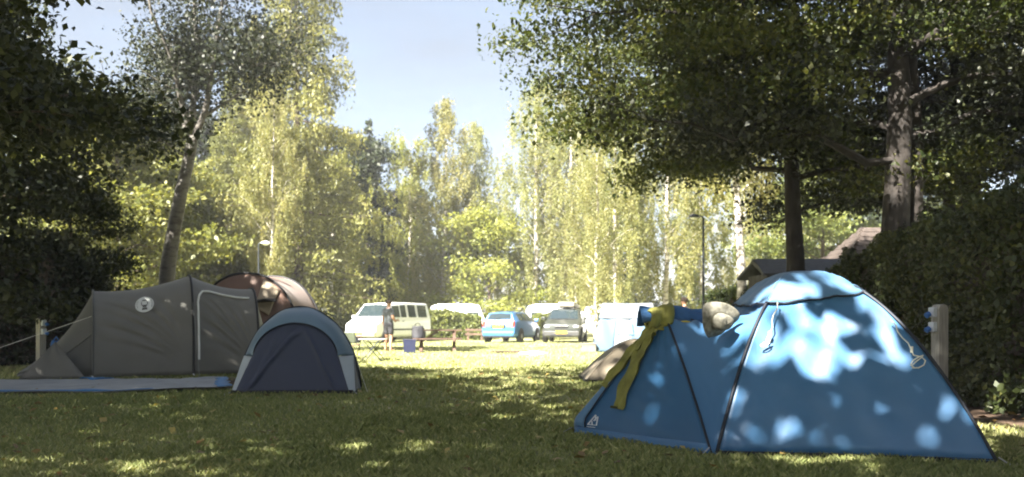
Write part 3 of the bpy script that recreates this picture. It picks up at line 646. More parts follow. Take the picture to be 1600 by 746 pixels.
car('blue_car', 'bright blue estate car showing its tailgate and yellow plate', (at(801, by)[0], by, 0), math.radians(90 - 19), BLUEP, 1.74, bst, (1.30, -1.28), .31, dict(
    side_windows=[(0, 2, .38, .95, .12, .82), (0, 3, .04, .46, .12, .86), (0, 3, .54, .98, .12, .86), (0, 4, .06, .72, .12, .84)],
    cross=[(2, .10, .93, .06, 'windscreen'), (5, .08, .88, .07, 'rear_window')],
    boxes=[('bumper', (-2.07, 0, .42), (.12, 1.56, .22), BLUEP, .04), ('number_plate', (-2.115, 0, .76), (.02, .50, .11), PLATE, 0), ('plate_recess', (-2.085, 0, .78), (.04, .70, .18), BLACK, .01),
           ('rear_wiper', (-1.99, .1, 1.12), (.02, .35, .03), BLACK, 0), ('skirt', (-2.06, 0, .30), (.10, 1.4, .10), BLACK, .02)] +
          [('tail_light', (-2.03, s * .73, .88), (.12, .14, .30), LAMPR, .03) for s in (1, -1)] + [('headlight', (2.02, s * .6, .68), (.1, .3, .14), LAMPW, .03) for s in (1, -1)] +
          [('roof_rail', (-.6, s * .56, 1.53), (1.7, .03, .03), BLACK, .005) for s in (1, -1)] + [('door_handle', (-.3, s * .86, .93), (.16, .03, .03), BLUEP, .005) for s in (1, -1)], mirror=(.85, 1.05)))
gy = 43.6
gst = [(2.1, .38, .70, .60, .72, .64, .66), (2.04, .28, .84, .82, .84, .90, .74), (1.10, .25, .90, 1.02, .88, 1.09, .76), (.35, .25, .91, 1.04, .89, 1.60, .66),
       (-.8, .25, .91, 1.06, .89, 1.66, .67), (-1.8, .26, .90, 1.08, .88, 1.60, .65), (-2.02, .30, .88, 1.04, .86, 1.10, .78), (-2.1, .36, .84, .74, .84, .78, .80)]
car('dark_car', 'dark grey car with pale roof box and yellow front plate', (at(884, gy)[0], gy, 0), math.radians(270 - 9), GREYP, 1.82, gst, (1.30, -1.30), .34, dict(
    side_windows=[(0, 2, .38, .95, .12, .82), (0, 3, .04, .46, .12, .86), (0, 3, .54, .98, .12, .86), (0, 4, .06, .80, .12, .84)],
    cross=[(2, .08, .93, .06, 'windscreen'), (5, .08, .88, .07, 'rear_window')],
    boxes=[('bumper', (2.08, 0, .44), (.14, 1.66, .24), mat('bumper_grey', (.05, .05, .05), .5), .04), ('number_plate', (2.165, 0, .50), (.02, .52, .12), PLATE, 0), ('grille', (2.075, 0, .74), (.05, .62, .13), BLACK, .02),
           ('grille_bar', (2.10, 0, .80), (.03, .64, .03), STEEL, .005), ('lower_grille', (2.145, 0, .36), (.04, 1.0, .08), BLACK, .01), ('roof_box', (-.6, .05, 1.82), (1.9, .80, .24), mat('roof_box_grey', (.24, .22, .18), .5), .07)] +
          [('headlight', (2.05, s * .68, .77), (.10, .26, .12), mat('headlight_grey', (.35, .36, .36), .2), .03) for s in (1, -1)] + [('tail_light', (-2.06, s * .74, .95), (.1, .14, .3), LAMPR, .03) for s in (1, -1)] +
          [('roof_bar', (x, 0, 1.68), (.05, 1.2, .04), BLACK, .005) for x in (-.1, -1.1)] + [('wiper', (1.12, s * .3, 1.12), (.03, .5, .02), BLACK, 0) for s in (1, -1)], mirror=(.80, 1.15)))
def caravan(u, Y, L, H, rz, label):
    o = thing('caravan', label, 'caravan', at(u, Y), rz); b = MB()
    pr = [(-L / 2, .5), (-L / 2 + .12, .38), (L / 2 - .15, .38), (L / 2, .55), (L / 2 - .05, 1.1), (L / 2 - .35, H - .08), (L / 2 - .7, H), (-L / 2 + .6, H), (-L / 2 + .2, H - .12), (-L / 2 + .02, 1.2)]
    b.poly([(x, -1, z) for x, z in pr], (0, 1, 0), 2.0).build('body', WHITEP, o, bevel=.06)
    for x in (-L * .28, L * .02, L * .28):
        wn = MB().box((x, -1.01, H * .66), (L * .2, .03, .45)).build('window', GLASS, o, bevel=.01)
        MB().box((x, -1.03, H * .66 - .25), (L * .22, .03, .03)).build('sill', STEEL, wn)
    for s in (-1, 1): MB().lathe([(.2, -.08), (.31, -.08), (.31, .08), (.2, .08)], (0, s * .93, .31), 18, Matrix.Rotation(math.radians(90), 3, 'X')).build('wheel', RUBBER, o, sm=40)
    MB().box((0, -1.005, .75), (L * .96, .015, .08)).build('stripe', mat('stripe_grey', (.3, .32, .36), .5), o)
    MB().bar((L / 2 - .1, 0, .42), (L / 2 + .9, 0, .42), .08, .08).build('drawbar', DARKSTEEL, o)
caravan(714, 50.6, 3.2, 1.96, .05, 'white caravan roof showing above the rough hedge')
caravan(862, 50.5, 3.0, 1.95, -.05, 'white caravan behind the dark car')
caravan(962, 49.5, 3.4, 1.93, .1, 'white caravan behind the pale blue tent')

# ------------------------------------------------------------------ tents
def fabric(name, col, rough=.6, trans=.12, sheen=.15, var=.06, bump=.12, bscale=8):
    return mat(name, col, rough, var=var, scale=2.5, bump=bump, bscale=bscale, trans=trans, spec=.45, sheen=sheen)
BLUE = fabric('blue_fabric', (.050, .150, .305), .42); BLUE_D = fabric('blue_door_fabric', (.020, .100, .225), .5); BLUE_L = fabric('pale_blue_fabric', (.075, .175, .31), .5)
PIPE = mat('navy_piping', (.010, .013, .022), .6); WHITEPRINT = mat('white_print', (.75, .77, .78), .6, var=.02)
BC, CC, AP = Vector((1.60, 6.98, 0)), Vector((3.54, 6.56, 0)), Vector((2.50, 7.75, 0)); TH = 1.44
K = [BC, CC, AP * 2 - BC, AP * 2 - CC]
def pole(i, r): q = AP.lerp(K[i % 4], r); return Vector((q.x, q.y, TH * (1 - r ** 2)))
def wr(a, b, s=1.0):                          # small wrinkles in metres
    return s * .0055 * (math.sin(a * 17 + 2.2 * math.sin(b * 5)) + .6 * math.sin(b * 31 + a * 9) + .5 * math.sin((a + b) * 43 + 1.5 * math.sin(a * 11)))
def blue_tent():
    o = thing('dome_tent', 'large blue dome tent with porch, dappled by sun, clothes drying on it', 'tent', (AP.x, AP.y, 0)); O = Vector((AP.x, AP.y, 0))
    def wall(i, nm, m):
        def fn(u, v):
            r = 1 - v * .97; a, b = pole(i, r), pole(i + 1, r); p = a.lerp(b, u); inn = (Vector((AP.x, AP.y, 0)) - Vector((p.x, p.y, 0)))
            inn = inn.normalized() if inn.length > 1e-5 else inn; s4 = 4 * u * (1 - u)
            k = .055 * s4 * math.sin(math.pi * min(1, r)) + .07 * s4 * r ** 6 - .03 * s4 * (1 - r)
            fold = .022 * math.sin(14 * math.atan2(u, .25 + v)) * math.exp(-3.5 * min(u + v, 1 - u + v)) + .016 * math.sin(24 * (v - .35 * u)) * math.exp(-((v - .62) / .14) ** 2)
            return p + inn * (k + fold + wr(u * 2, v * 2, .8 * min(1, 6 * u * (1 - u)))) + Vector((0, 0, .02 + .012 * r * s4)) - O
        return MB().grid(fn, 44, 40).build(nm, m, o, sm=180, solid=.003)
    for i, nm in ((0, 'wall_panel'), (1, 'wall_panel'), (2, 'wall_panel'), (3, 'wall_panel')): wall(i, nm, BLUE)
    for i in range(4):
        MB().tube([pole(i, 1 - k / 24 * .99) + Vector((0, 0, .02)) + (pole(i, 1 - k / 24 * .99) - Vector((AP.x, AP.y, .3))).normalized() * .008 - O for k in range(25)], .014, 8).build('pole_sleeve', PIPE, o, sm=60)
    # vent cap on the crossing of the poles
    def cap(u, v):
        a = u * 4; i = int(min(3, a)); f = a - i; rim = .44 if i in (0, 3) else .36
        r0 = .44 if i in (0, 3) else .36; r1 = .36 if i in (0, 1) else .44
        rr_ = (r0 + (r1 - r0) * f); s4 = 4 * f * (1 - f); r = v * (rr_ - .015 * s4)
        p = pole(i, r).lerp(pole(i + 1, r), f); d = Vector((p.x - AP.x, p.y - AP.y, 0)); d = d.normalized() if d.length > 1e-6 else d
        return p + d * (.012 + .022 * v * s4) + Vector((0, 0, .03 + .02 * math.sin(3.1 * v) - .03 * s4 * v ** 3 + wr(u * 4.3, v * 1.5, 1.2 * v))) - O
    MB().grid(cap, 96, 16).build('vent_cap', BLUE_L, o, sm=180, solid=.003)
    MB().tube([cap(k / 96, 1) for k in range(97)], .009, 6).build('cap_piping', PIPE, o, sm=60)
    # porch
    B2, A0, A1, Pk, B3 = Vector((1.545, 6.96, .015)), Vector((.575, 8.28, .012)), Vector((.585, 8.30, .13)), Vector((1.36, 7.95, 1.08)), Vector((1.25, 9.25, .015))
    mid = (pole(0, .45) + pole(3, .45)) / 2 + Vector((0, 0, -.05))
    def saddle(fr, Bx, pi):
        def fn(u, v):
            Lp = Bx.lerp(Pk, min(1, v / .82)); Lp += Vector((0, 0, .05 * 4 * min(1, v / .82) * (1 - min(1, v / .82))))
            t = v / .82
            Rp = pole(pi, 1 - .55 * t) if t <= 1 else pole(pi, .45).lerp(mid, (t - 1) / (.18 / .82))
            s4 = 4 * u * (1 - u); p = Lp.lerp(Rp, u)
            f = .020 * math.sin(9 * (u * 1.3 + v * 1.6) * 2.1) * s4 * v + .014 * math.sin(30 * (u - .6 * v)) * s4 * v
            inn = Vector((0, 1 if fr else -1, 0))
            return p + Vector((0, 0, -.105 * s4 * v ** 1.5 + f)) + inn * (.05 * s4 * v + f) - O
        MB().grid(fn, 30, 36).build('porch_side', BLUE, o, sm=180, solid=.003)
    saddle(True, B2, 0); saddle(False, B3, 3)
    def door(Bx, sg):
        def fn(u, v):                          # u along the ground from nose to foot, v up to the peak
            lo = A0.lerp(Bx, u); hi = A1.lerp(Pk, v); r_ = Bx.lerp(Pk, v) + Vector((0, 0, .05 * 4 * v * (1 - v)))
            l_ = A0.lerp(A1, min(1, v * 9)) if v < .11 else A1.lerp(Pk, (v - .11) / .89)
            p = l_.lerp(r_, u); s4 = 4 * u * (1 - u)
            nrm = Vector((-.45, -.75 * sg, .35))
            return p + nrm * (.03 * s4 * math.sin(math.pi * v) + wr(u * 1.5, v * 1.5, .9 * s4) - .035 * s4 * (1 - v) ** 6) - O
        return fn
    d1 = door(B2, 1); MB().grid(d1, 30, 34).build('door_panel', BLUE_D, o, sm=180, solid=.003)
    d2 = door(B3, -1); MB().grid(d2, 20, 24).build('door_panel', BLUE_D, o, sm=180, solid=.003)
    MB().tube([d1(1, k / 30) + Vector((0, -.008, .004)) for k in range(31)], .011, 8).build('porch_piping', PIPE, o, sm=60)
    MB().grid(lambda u, v: d1(.004 + .075 * v * (1.15 - u), .05 + .93 * u) + Vector((-.012, -.020, .014 + .01 * math.sin(v * 3.14))), 24, 4).build('zip_flap', BLUE_L, o, sm=180, solid=.004)
    MB().tube([d1(.004 + .079 * (1.15 - k / 24), .05 + .93 * k / 24) + Vector((-.010, -.024, .012)) for k in range(25)], .006, 6).build('zip', PIPE, o, sm=60)
    MB().grid(lambda u, v: d1(u, .055 * v) + Vector((-.004, -.012 - .02 * (1 - v), .002 + .0 * v)), 24, 3).build('door_skirt', BLUE, o, sm=180, solid=.003)
    for a, b in ((B2, A0), (BC, CC), (CC, K[2]), (B3, K[3])):
        q = a.lerp(b, .5) + (Vector((AP.x, AP.y, 0)) - a.lerp(b, .5)).normalized() * .07
        pts = [(a.lerp(q, k / 8)).lerp(q.lerp(b, k / 8), k / 8) for k in range(9)]
        MB().add([p + Vector((0, 0, z)) - O for p in pts for z in (-.01, .035)], [(2 * k, 2 * k + 2, 2 * k + 3, 2 * k + 1) for k in range(8)]).build('mud_flap', PIPE, o, solid=.006)
    # emblem: twin peaks over a line of print, sewn on the door
    M0 = d1(.155, .085); ex = (d1(.25, .085) - M0).normalized(); ez = (d1(.155, .2) - M0).normalized(); nn = ex.cross(ez).normalized()
    if nn.y > 0: nn = -nn
    lg = MB(); q = lambda x, z: M0 + ex * x + ez * z + nn * .016
    for a, b in (((-.055, 0), (-.01, .10)), ((-.01, .10), (.02, .045)), ((.0, .04), (.03, .085)), ((.03, .085), (.065, 0)), ((-.055, 0), (.065, 0)), ((-.02, .035), (.005, 0))):
        lg.bar(q(*a), q(*b), .004, .013, nn)
    for k in range(7): lg.bar(q(-.05 + k * .016, -.022), q(-.04 + k * .016, -.022), .004, .013, nn)
    lg.build('emblem', WHITEPRINT, o)
    # loose guy lines hanging on the front wall
    def front(u, v):
        r = 1 - v * .97; return pole(0, r).lerp(pole(1, r), u) + Vector((-.02, -.035, .05)) - O
    for (u0, v0, dz, loop) in ((.115, .56, .36, .03), (.93, .46, .34, .06)):
        top = front(u0, v0); dn = (front(u0, v0 - .3) - top).normalized(); sx = (front(u0 + .05, v0) - front(u0, v0)).normalized()
        pts = [top + dn * dz * k / 6 + sx * .012 * math.sin(k * 1.9) for k in range(7)]
        c = pts[-1]; pts += [c + dn * (loop * 2 * (1 - math.cos(k * .7)) / 2) + sx * loop * math.sin(k * .9) * (1.2 if k > 4 else 1) for k in range(1, 14)]
        MB().tube([p + Vector((-.0, -.015, .008)) for p in pts], .0055, 6).build('guy_line', CORD, o, sm=60)
        MB().box(top + dn * dz * .85 + Vector((0, -.02, .01)), (.018, .012, .05)).build('slider', CORD, o)
    for c in (CC, B2, A0, K[2]):
        d = (c - Vector((AP.x, AP.y, 0))).normalized(); MB().tube([c - O + d * .02 + Vector((0, 0, .05)), c - O + d * .10 + Vector((0, 0, .005))], .006, 6).build('peg', STEEL, o)
    return O, d1
BT_O, DOOR = blue_tent()
def cloth_strip(fn_path, widths, name, m, parent, th=.012):
    pass
def dpt(u, v, off): p = DOOR(u, v) + BT_O; e = (DOOR(min(1, u + .05), v) - DOOR(u - .02, v)).cross(DOOR(u, min(1, v + .05)) - DOOR(u, v - .02)).normalized(); e = -e if e.y > 0 else e; return p + e * off
def trousers():
    OLV = mat('olive_cloth', (.20, .195, .048), .85, var=.3, scale=9, bump=.35, bscale=22, trans=.1)
    o = thing('trousers', 'yellow-green trousers hung over the porch ridge of the blue tent', 'trousers', tuple(dpt(.1, .9, 0))); O = Vector(o.location)
    def leg(path, w0, w1, nm):
        # path of (u,v) on the door, flattened tube
        n = 18; V = []; m = 34
        for i in range(m + 1):
            t = i / m; k = t * (len(path) - 1); j = min(int(k), len(path) - 2); f = k - j
            uu = path[j][0] + (path[j + 1][0] - path[j][0]) * f; vv = path[j][1] + (path[j + 1][1] - path[j][1]) * f
            c = dpt(uu, vv, .034); tdir = (dpt(path[j + 1][0], path[j + 1][1], .034) - dpt(path[j][0], path[j][1], .034)).normalized()
            e = c - dpt(uu, vv, .0); e.normalize(); sd = tdir.cross(e).normalized(); ww = w0 + (w1 - w0) * t
            for q in range(n):
                a = 2 * math.pi * q / n; wob = 1 + .09 * math.sin(t * 17 + a) + .05 * math.sin(t * 41 + 2 * a)
                V.append(c + sd * math.cos(a) * ww * wob + e * (math.sin(a) * .012 * wob + (.011 * math.sin(3.2 * math.cos(a) * 2 + 5 * t) + .007 * math.sin(t * 23 + 4 * math.cos(a)))) - O)
        Fc = [(i * n + q, i * n + (q + 1) % n, (i + 1) * n + (q + 1) % n, (i + 1) * n + q) for i in range(m) for q in range(n)] + [tuple(range(n)), tuple(range(m * n, m * n + n))]
        MB().add(V, Fc).build(nm, OLV, o, sm=70)
    leg([(.30, .96), (.24, .86), (.27, .70), (.30, .52), (.305, .36), (.33, .22)], .092, .062, 'trouser_leg')
    leg([(.14, .90), (.06, .80), (.02, .66), (.015, .50), (.03, .40)], .075, .045, 'trouser_leg')
    # seat and waistband over the ridge
    Pk = dpt(.2, .97, 0)
    def seat(u, v):
        a = math.pi * (u * 1.25 - .12); w = .085 + .02 * math.sin(v * 9)
        x = -.13 + .20 * v; return Pk + Vector((x + .02 * math.sin(u * 6), .02 - math.cos(a) * w * (1.25 - .2 * v), .045 + math.sin(a) * (.055 + .02 * v) - .085 * (abs(u - .5) * 2) ** 2 + .04 * v - .01 + .008 * math.sin(v * 15 + u * 9))) - O
    MB().grid(seat, 18, 14).build('seat', OLV, o, sm=180, solid=.014)
    cuff = dpt(.33, .225, .06); MB().bar(cuff - O + Vector((-.045, 0, .004)), cuff - O + Vector((.05, -.005, -.012)), .008, .02).build('hem', mat('dark_hem', (.05, .05, .015), .9), o)
trousers()
def hat():
    HM = mat('camouflage_cloth', (.09, .085, .066), .95, var=.0, scale=24, col2=(.25, .24, .20), bump=.15, bscale=30, trans=.05)
    c = P(1124, 502, 7.35); o = thing('sun_hat', 'mottled grey-beige sun hat hung on the saddle of the blue tent', 'hat', tuple(c)); o.scale = (.90, .90, .84)
    ax = Vector((.50, -.80, -.25)).normalized(); M = ax.to_track_quat('Z', 'Y').to_matrix()
    def ring(rad, z, k, wob): a = 2 * math.pi * k; return M @ Vector((rad * math.cos(a) * (1 + wob * math.sin(3 * a + .6)), rad * .90 * math.sin(a) * (1 + wob * math.cos(2 * a)), z + wob * .10 * math.sin(2 * a + 1)))
    tt = [0, .25, .55, .75, .88, 1]; cr_, cz_ = [.098, .095, .090, .082, .055, .001], [0, .035, .07, .092, .100, .102]
    MB().grid(lambda u, v: ring(np.interp(v, tt, cr_), np.interp(v, tt, cz_), u, .06), 40, 16).build('crown', HM, o, sm=180, solid=.004)
    MB().grid(lambda u, v: ring(.098 + .115 * v, -.005 - .022 * v + .045 * v * v * math.sin(2 * 6.2832 * u + .5) + .012 * v * math.sin(5 * 6.2832 * u), u, .06), 48, 8).build('brim', HM, o, sm=180, solid=.005)
    MB().tube([ring(.107, .004, k / 40, .06) for k in range(41)], .005, 5).build('band', mat('hat_band', (.10, .095, .07), .9), o)
hat()
def jacket():
    JM = mat('royal_blue_cloth', (.025, .085, .20), .6, var=.25, scale=6, bump=.35, bscale=16, trans=.05); YM = mat('yellow_trim', (.55, .45, .06), .7)
    c = P(1050, 492, 8.1); o = thing('rain_jacket', 'royal blue jacket with yellow hem spread behind the green trousers', 'jacket', tuple(c)); O = Vector(c)
    def fn(u, v):
        x = -.30 + .78 * u; s = abs(v - .5) * 2
        return Vector((x, (v - .5) * .34 - .03, .065 - .13 * s ** 2 - .14 * max(0, u - .5) * 1.1 - .05 * max(0, .3 - u) + .014 * math.sin(u * 15 + v * 4) + .012 * math.sin(v * 17 + u * 7)))
    MB().grid(fn, 36, 20).build('cloth', JM, o, sm=180, solid=.016)
    MB().tube([fn(.42 + .5 * k / 14, 0) + Vector((0, -.012, -.004)) for k in range(15)], .008, 6).build('hem_trim', YM, o)
    MB().tube([fn(.55 + .43 * k / 14, .04) + Vector((0, -.02, .012)) for k in range(15)], .009, 6).build('drawcord', PIPE, o)
jacket()

# grey tunnel tent
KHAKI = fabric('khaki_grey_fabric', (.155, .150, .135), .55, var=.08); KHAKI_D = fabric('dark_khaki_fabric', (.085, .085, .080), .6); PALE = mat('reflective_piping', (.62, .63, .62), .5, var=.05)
def tunnel_tent():
    AX = Vector((.906, .423, 0)); PX = Vector((-.423, .906, 0)); base = G(145, 592); hw = 1.02
    o = thing('tunnel_tent', 'grey khaki tunnel tent with round white emblem and white-edged door', 'tent', tuple(base + PX * hw)); O = base + PX * hw
    L = [0, 1.72, 2.92]; HT = [1.58, 1.90, 1.66]
    def hgt(x):
        if x < L[1]: t = x / L[1]; return HT[0] + (HT[1] - HT[0]) * t ** 1.55 - .03 * math.sin(math.pi * t)
        t = (x - L[1]) / (L[2] - L[1]); return HT[1] + (HT[2] - HT[1]) * (1 - (1 - t) ** 1.5) - .03 * math.sin(math.pi * t)
    def arch(x, a, scale=1.0, sink=.03):      # a 0 front base .. 1 back base
        th = math.pi * a; c, s = math.cos(th), math.sin(th); y = -hw * math.copysign(abs(c) ** .72, c) * scale; z = (hgt(x)) * abs(s) ** .80 * scale
        seg = 0 if x < L[1] else 1; t = (x - L[seg]) / (L[seg + 1] - L[seg]); pinch = math.sin(math.pi * min(1, max(0, t)))
        fold = 0
        if a < .5:                             # creases fan out from the foot of the next hoop
            q = a * 2; ph = math.atan2(q, 1.04 - t); rd = math.hypot(q, 1.04 - t); win = math.sin(math.pi * min(1, t * 1.0)) ** .5 * max(0, 1 - (q / .72) ** 4)
            for c0, wd, am in ((.20, .035, .035), (.33, .030, .045), (.47, .040, .05), (.58, .028, .035), (.74, .040, .042), (.93, .05, .03)):
                fold += am * math.exp(-((ph - c0 - .05 * math.sin(3 * rd)) / wd) ** 2) * win * min(1, rd * 2.2)
            fold += .007 * math.sin(30 * q + 9 * t + 3 * math.sin(5 * t)) * win
        return AX * x + PX * (y * (1 - .045 * pinch) + fold * 1.0) + Vector((0, 0, z * (1 - .012 * pinch) + sink + fold * .3))
    for s in (0, 1):
        MB().grid(lambda u, v: arch(L[s] + (L[s + 1] - L[s]) * (.001 + .998 * v), u), 130, 70).build('roof_panel', KHAKI, o, sm=180, solid=.003)
    for x in L:
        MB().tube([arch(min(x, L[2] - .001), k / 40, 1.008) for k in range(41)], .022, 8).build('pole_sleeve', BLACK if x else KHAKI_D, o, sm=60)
    # peaked end at the left: falls from the hoop to a low edge
    def end(u, v):
        p = arch(0, u * .5 + .0, .995) if False else arch(0, u, .985)
        foot = AX * -1.22 + PX * (-.80 + 1.6 * u) + Vector((0, 0, .06 + .05 * math.sin(math.pi * u)))
        t = v; q = p.lerp(foot, t); s4 = 4 * t * (1 - t)
        return q + Vector((0, 0, -.16 * s4 * math.sin(math.pi * u) + .012 * math.sin(22 * u + 5 * t) * s4)) + AX * (.05 * s4)
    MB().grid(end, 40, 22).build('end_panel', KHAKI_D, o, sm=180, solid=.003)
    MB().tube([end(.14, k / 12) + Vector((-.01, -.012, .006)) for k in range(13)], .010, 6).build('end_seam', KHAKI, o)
    fr = [AX * -.60 + PX * -1.00 + Vector((0, 0, .68)), AX * -1.18 + PX * -1.06 + Vector((0, 0, .02)), AX * -.12 + PX * -1.12 + Vector((0, 0, .02))]
    MB().grid(lambda u, v: fr[1].lerp(fr[2], u).lerp(fr[0], v) + PX * .012 * math.sin(12 * u + 6 * v), 12, 12).build('mud_wall', KHAKI, o, sm=180, solid=.003)
    def end2(u, v):
        p = arch(L[2] - .001, u, .985); foot = AX * (L[2] + .55) + PX * (-.75 + 1.5 * u) + Vector((0, 0, .03)); return p.lerp(foot, v) + Vector((0, 0, -.10 * 4 * v * (1 - v) * math.sin(math.pi * u)))
    MB().grid(end2, 28, 12).build('end_panel', KHAKI, o, sm=180, solid=.003)
    # white-edged door
    dp = [(1.82, .03), (1.82, .10), (1.82, .17), (1.82, .235), (1.85, .275), (1.92, .31), (2.04, .325), (2.2, .325), (2.5, .322), (2.85, .318)]
    def outw(x, a, d): p = arch(x, a); return p - PX * d * math.cos(math.pi * a) + Vector((0, 0, d * math.sin(math.pi * a)))
    sm_pts = []
    for i in range(len(dp) - 1):
        for k in range(6): t = k / 6; sm_pts.append(outw(dp[i][0] + (dp[i + 1][0] - dp[i][0]) * t, dp[i][1] + (dp[i + 1][1] - dp[i][1]) * t, .026))
    MB().tube(sm_pts, .021, 8).build('door_edging', PALE, o, sm=60)
    # round emblem: disc with lantern figure
    c = outw(.88, .262, .022); ex = (outw(.98, .262, .022) - outw(.78, .262, .022)).normalized(); ez = (outw(.88, .30, .022) - outw(.88, .24, .022)).normalized(); nn = ex.cross(ez).normalized()
    if nn.y > 0: nn = -nn
    q = lambda x, z, off=0: c + ex * x + ez * z + nn * (.02 + off)
    em = MB().poly([q(.165 * math.cos(a * math.pi / 18), .165 * math.sin(a * math.pi / 18)) for a in range(36)], nn, .004).build('emblem', PALE, o)
    dk = KHAKI_D; fig = MB()
    for pts in ([(-.05, -.115), (.05, -.115), (.04, -.07), (-.04, -.07)], [(-.028, -.06), (.028, -.06), (.05, -.01), (-.05, -.01)], [(-.055, .075), (.055, .075), (.03, .10), (-.03, .10)],
                [(-.06, .055), (-.045, .055), (-.045, -.01), (-.06, -.01)], [(.045, .055), (.06, .055), (.06, -.01), (.045, -.01)]): fig.poly([q(x, z, .006) for x, z in pts], nn, .003)
    for a in (150, 168, 186, 204, -24, -6, 12, 30): fig.bar(q(.135 * math.cos(math.radians(a - 5)), .135 * math.sin(math.radians(a - 5)), .007), q(.135 * math.cos(math.radians(a + 5)), .135 * math.sin(math.radians(a + 5)), .007), .006, .018, nn)
    fig.build('lantern_figure', dk, em)
    # straps, guy lines, pegs
    for x in (L[0], L[1], L[2] - .01):
        f = arch(x, 0.0); MB().bar(f + Vector((0, -.02, .02)), f - PX * .14 + Vector((0, 0, -.01)), .025, .01).build('peg_strap', PALE, o)
    g = arch(0, .22); MB().tube([g, g - AX * 2.9 - PX * .4 + Vector((0, 0, -g.z + .03))], .006, 5).build('guy_line', CORD, o)
    g = arch(L[1], .24); MB().tube([g, g - PX * .5 + Vector((0, 0, -.45)), g - PX * 1.25 + Vector((0, 0, -g.z + .03))], .005, 5).build('guy_line', mat('grey_cord', (.2, .2, .19), .9), o)
tunnel_tent()
def brown_tent():
    BR = fabric('brown_fabric', (.15, .088, .066), .6); BE = fabric('beige_fabric', (.32, .26, .19), .6); Y = 21.6
    c = Vector((at(384, Y)[0], Y, 0)); o = thing('tunnel_tent', 'brown family tent with black hoop and beige panel behind the dark blue tent', 'tent', tuple(c), math.radians(-8))
    hw, H = 1.42, 2.16
    def arch(a, y, s=1.0): th = math.pi * a; return Vector((-hw * s * math.copysign(abs(math.cos(th)) ** .9, math.cos(th)), y, H * s * math.sin(th) ** .85 + .02))
    bulge = lambda a: .012 * math.sin(18 * a) 
    MB().grid(lambda u, v: arch(u, 0, .99).lerp(Vector((-hw * .95 + 1.9 * hw * u, -.75, .03)), v ** 1.3 if v < 1 else 1) + Vector((0, -.05 * math.sin(3.14 * v) - .02 * math.sin(16 * u + 4 * v) * math.sin(3.14 * v), .05 * math.sin(3.14 * v))), 44, 20).build('front_panel', BR, o, sm=180, solid=.003)
    f = lambda u, v: arch(u, 0, .99).lerp(Vector((-hw * .95 + 1.9 * hw * u, -.75, .03)), v ** 1.3) + Vector((0, -.085 * math.sin(3.14 * v) - .03, .055 * math.sin(3.14 * v)))
    MB().grid(lambda u, v: f(.60 + .105 * u, .04 + .44 * v), 8, 12).build('beige_panel', BE, o, sm=180, solid=.004)
    MB().grid(lambda u, v: f(.12 + .14 * u, .03 + .22 * v), 8, 8).build('beige_panel', BE, o, sm=180, solid=.004)
    vb = f(.66, .30); MB().add([vb + Vector((-.22, -.02, -.02)), vb + Vector((.22, -.02, -.02)), vb + Vector((.30, -.22, -.09)), vb + Vector((0, -.30, -.03)), vb + Vector((-.28, -.22, -.12))], [(0, 1, 2, 3, 4)]).build('vent_visor', BLACK, o, solid=.02)
    for y in (0, 1.6): MB().tube([arch(k / 40, y, 1.006) for k in range(41)], .025, 8).build('pole_sleeve', BLACK, o, sm=60)
    MB().grid(lambda u, v: arch(u, .001 + 1.6 * v, 1 - .02 * math.sin(3.14 * v)), 40, 12).build('roof_panel', BR, o, sm=180, solid=.003)
    MB().grid(lambda u, v: arch(u, 1.6 + 1.2 * v, 1 - .4 * v), 30, 10).build('roof_panel', BE, o, sm=180, solid=.003)
brown_tent()
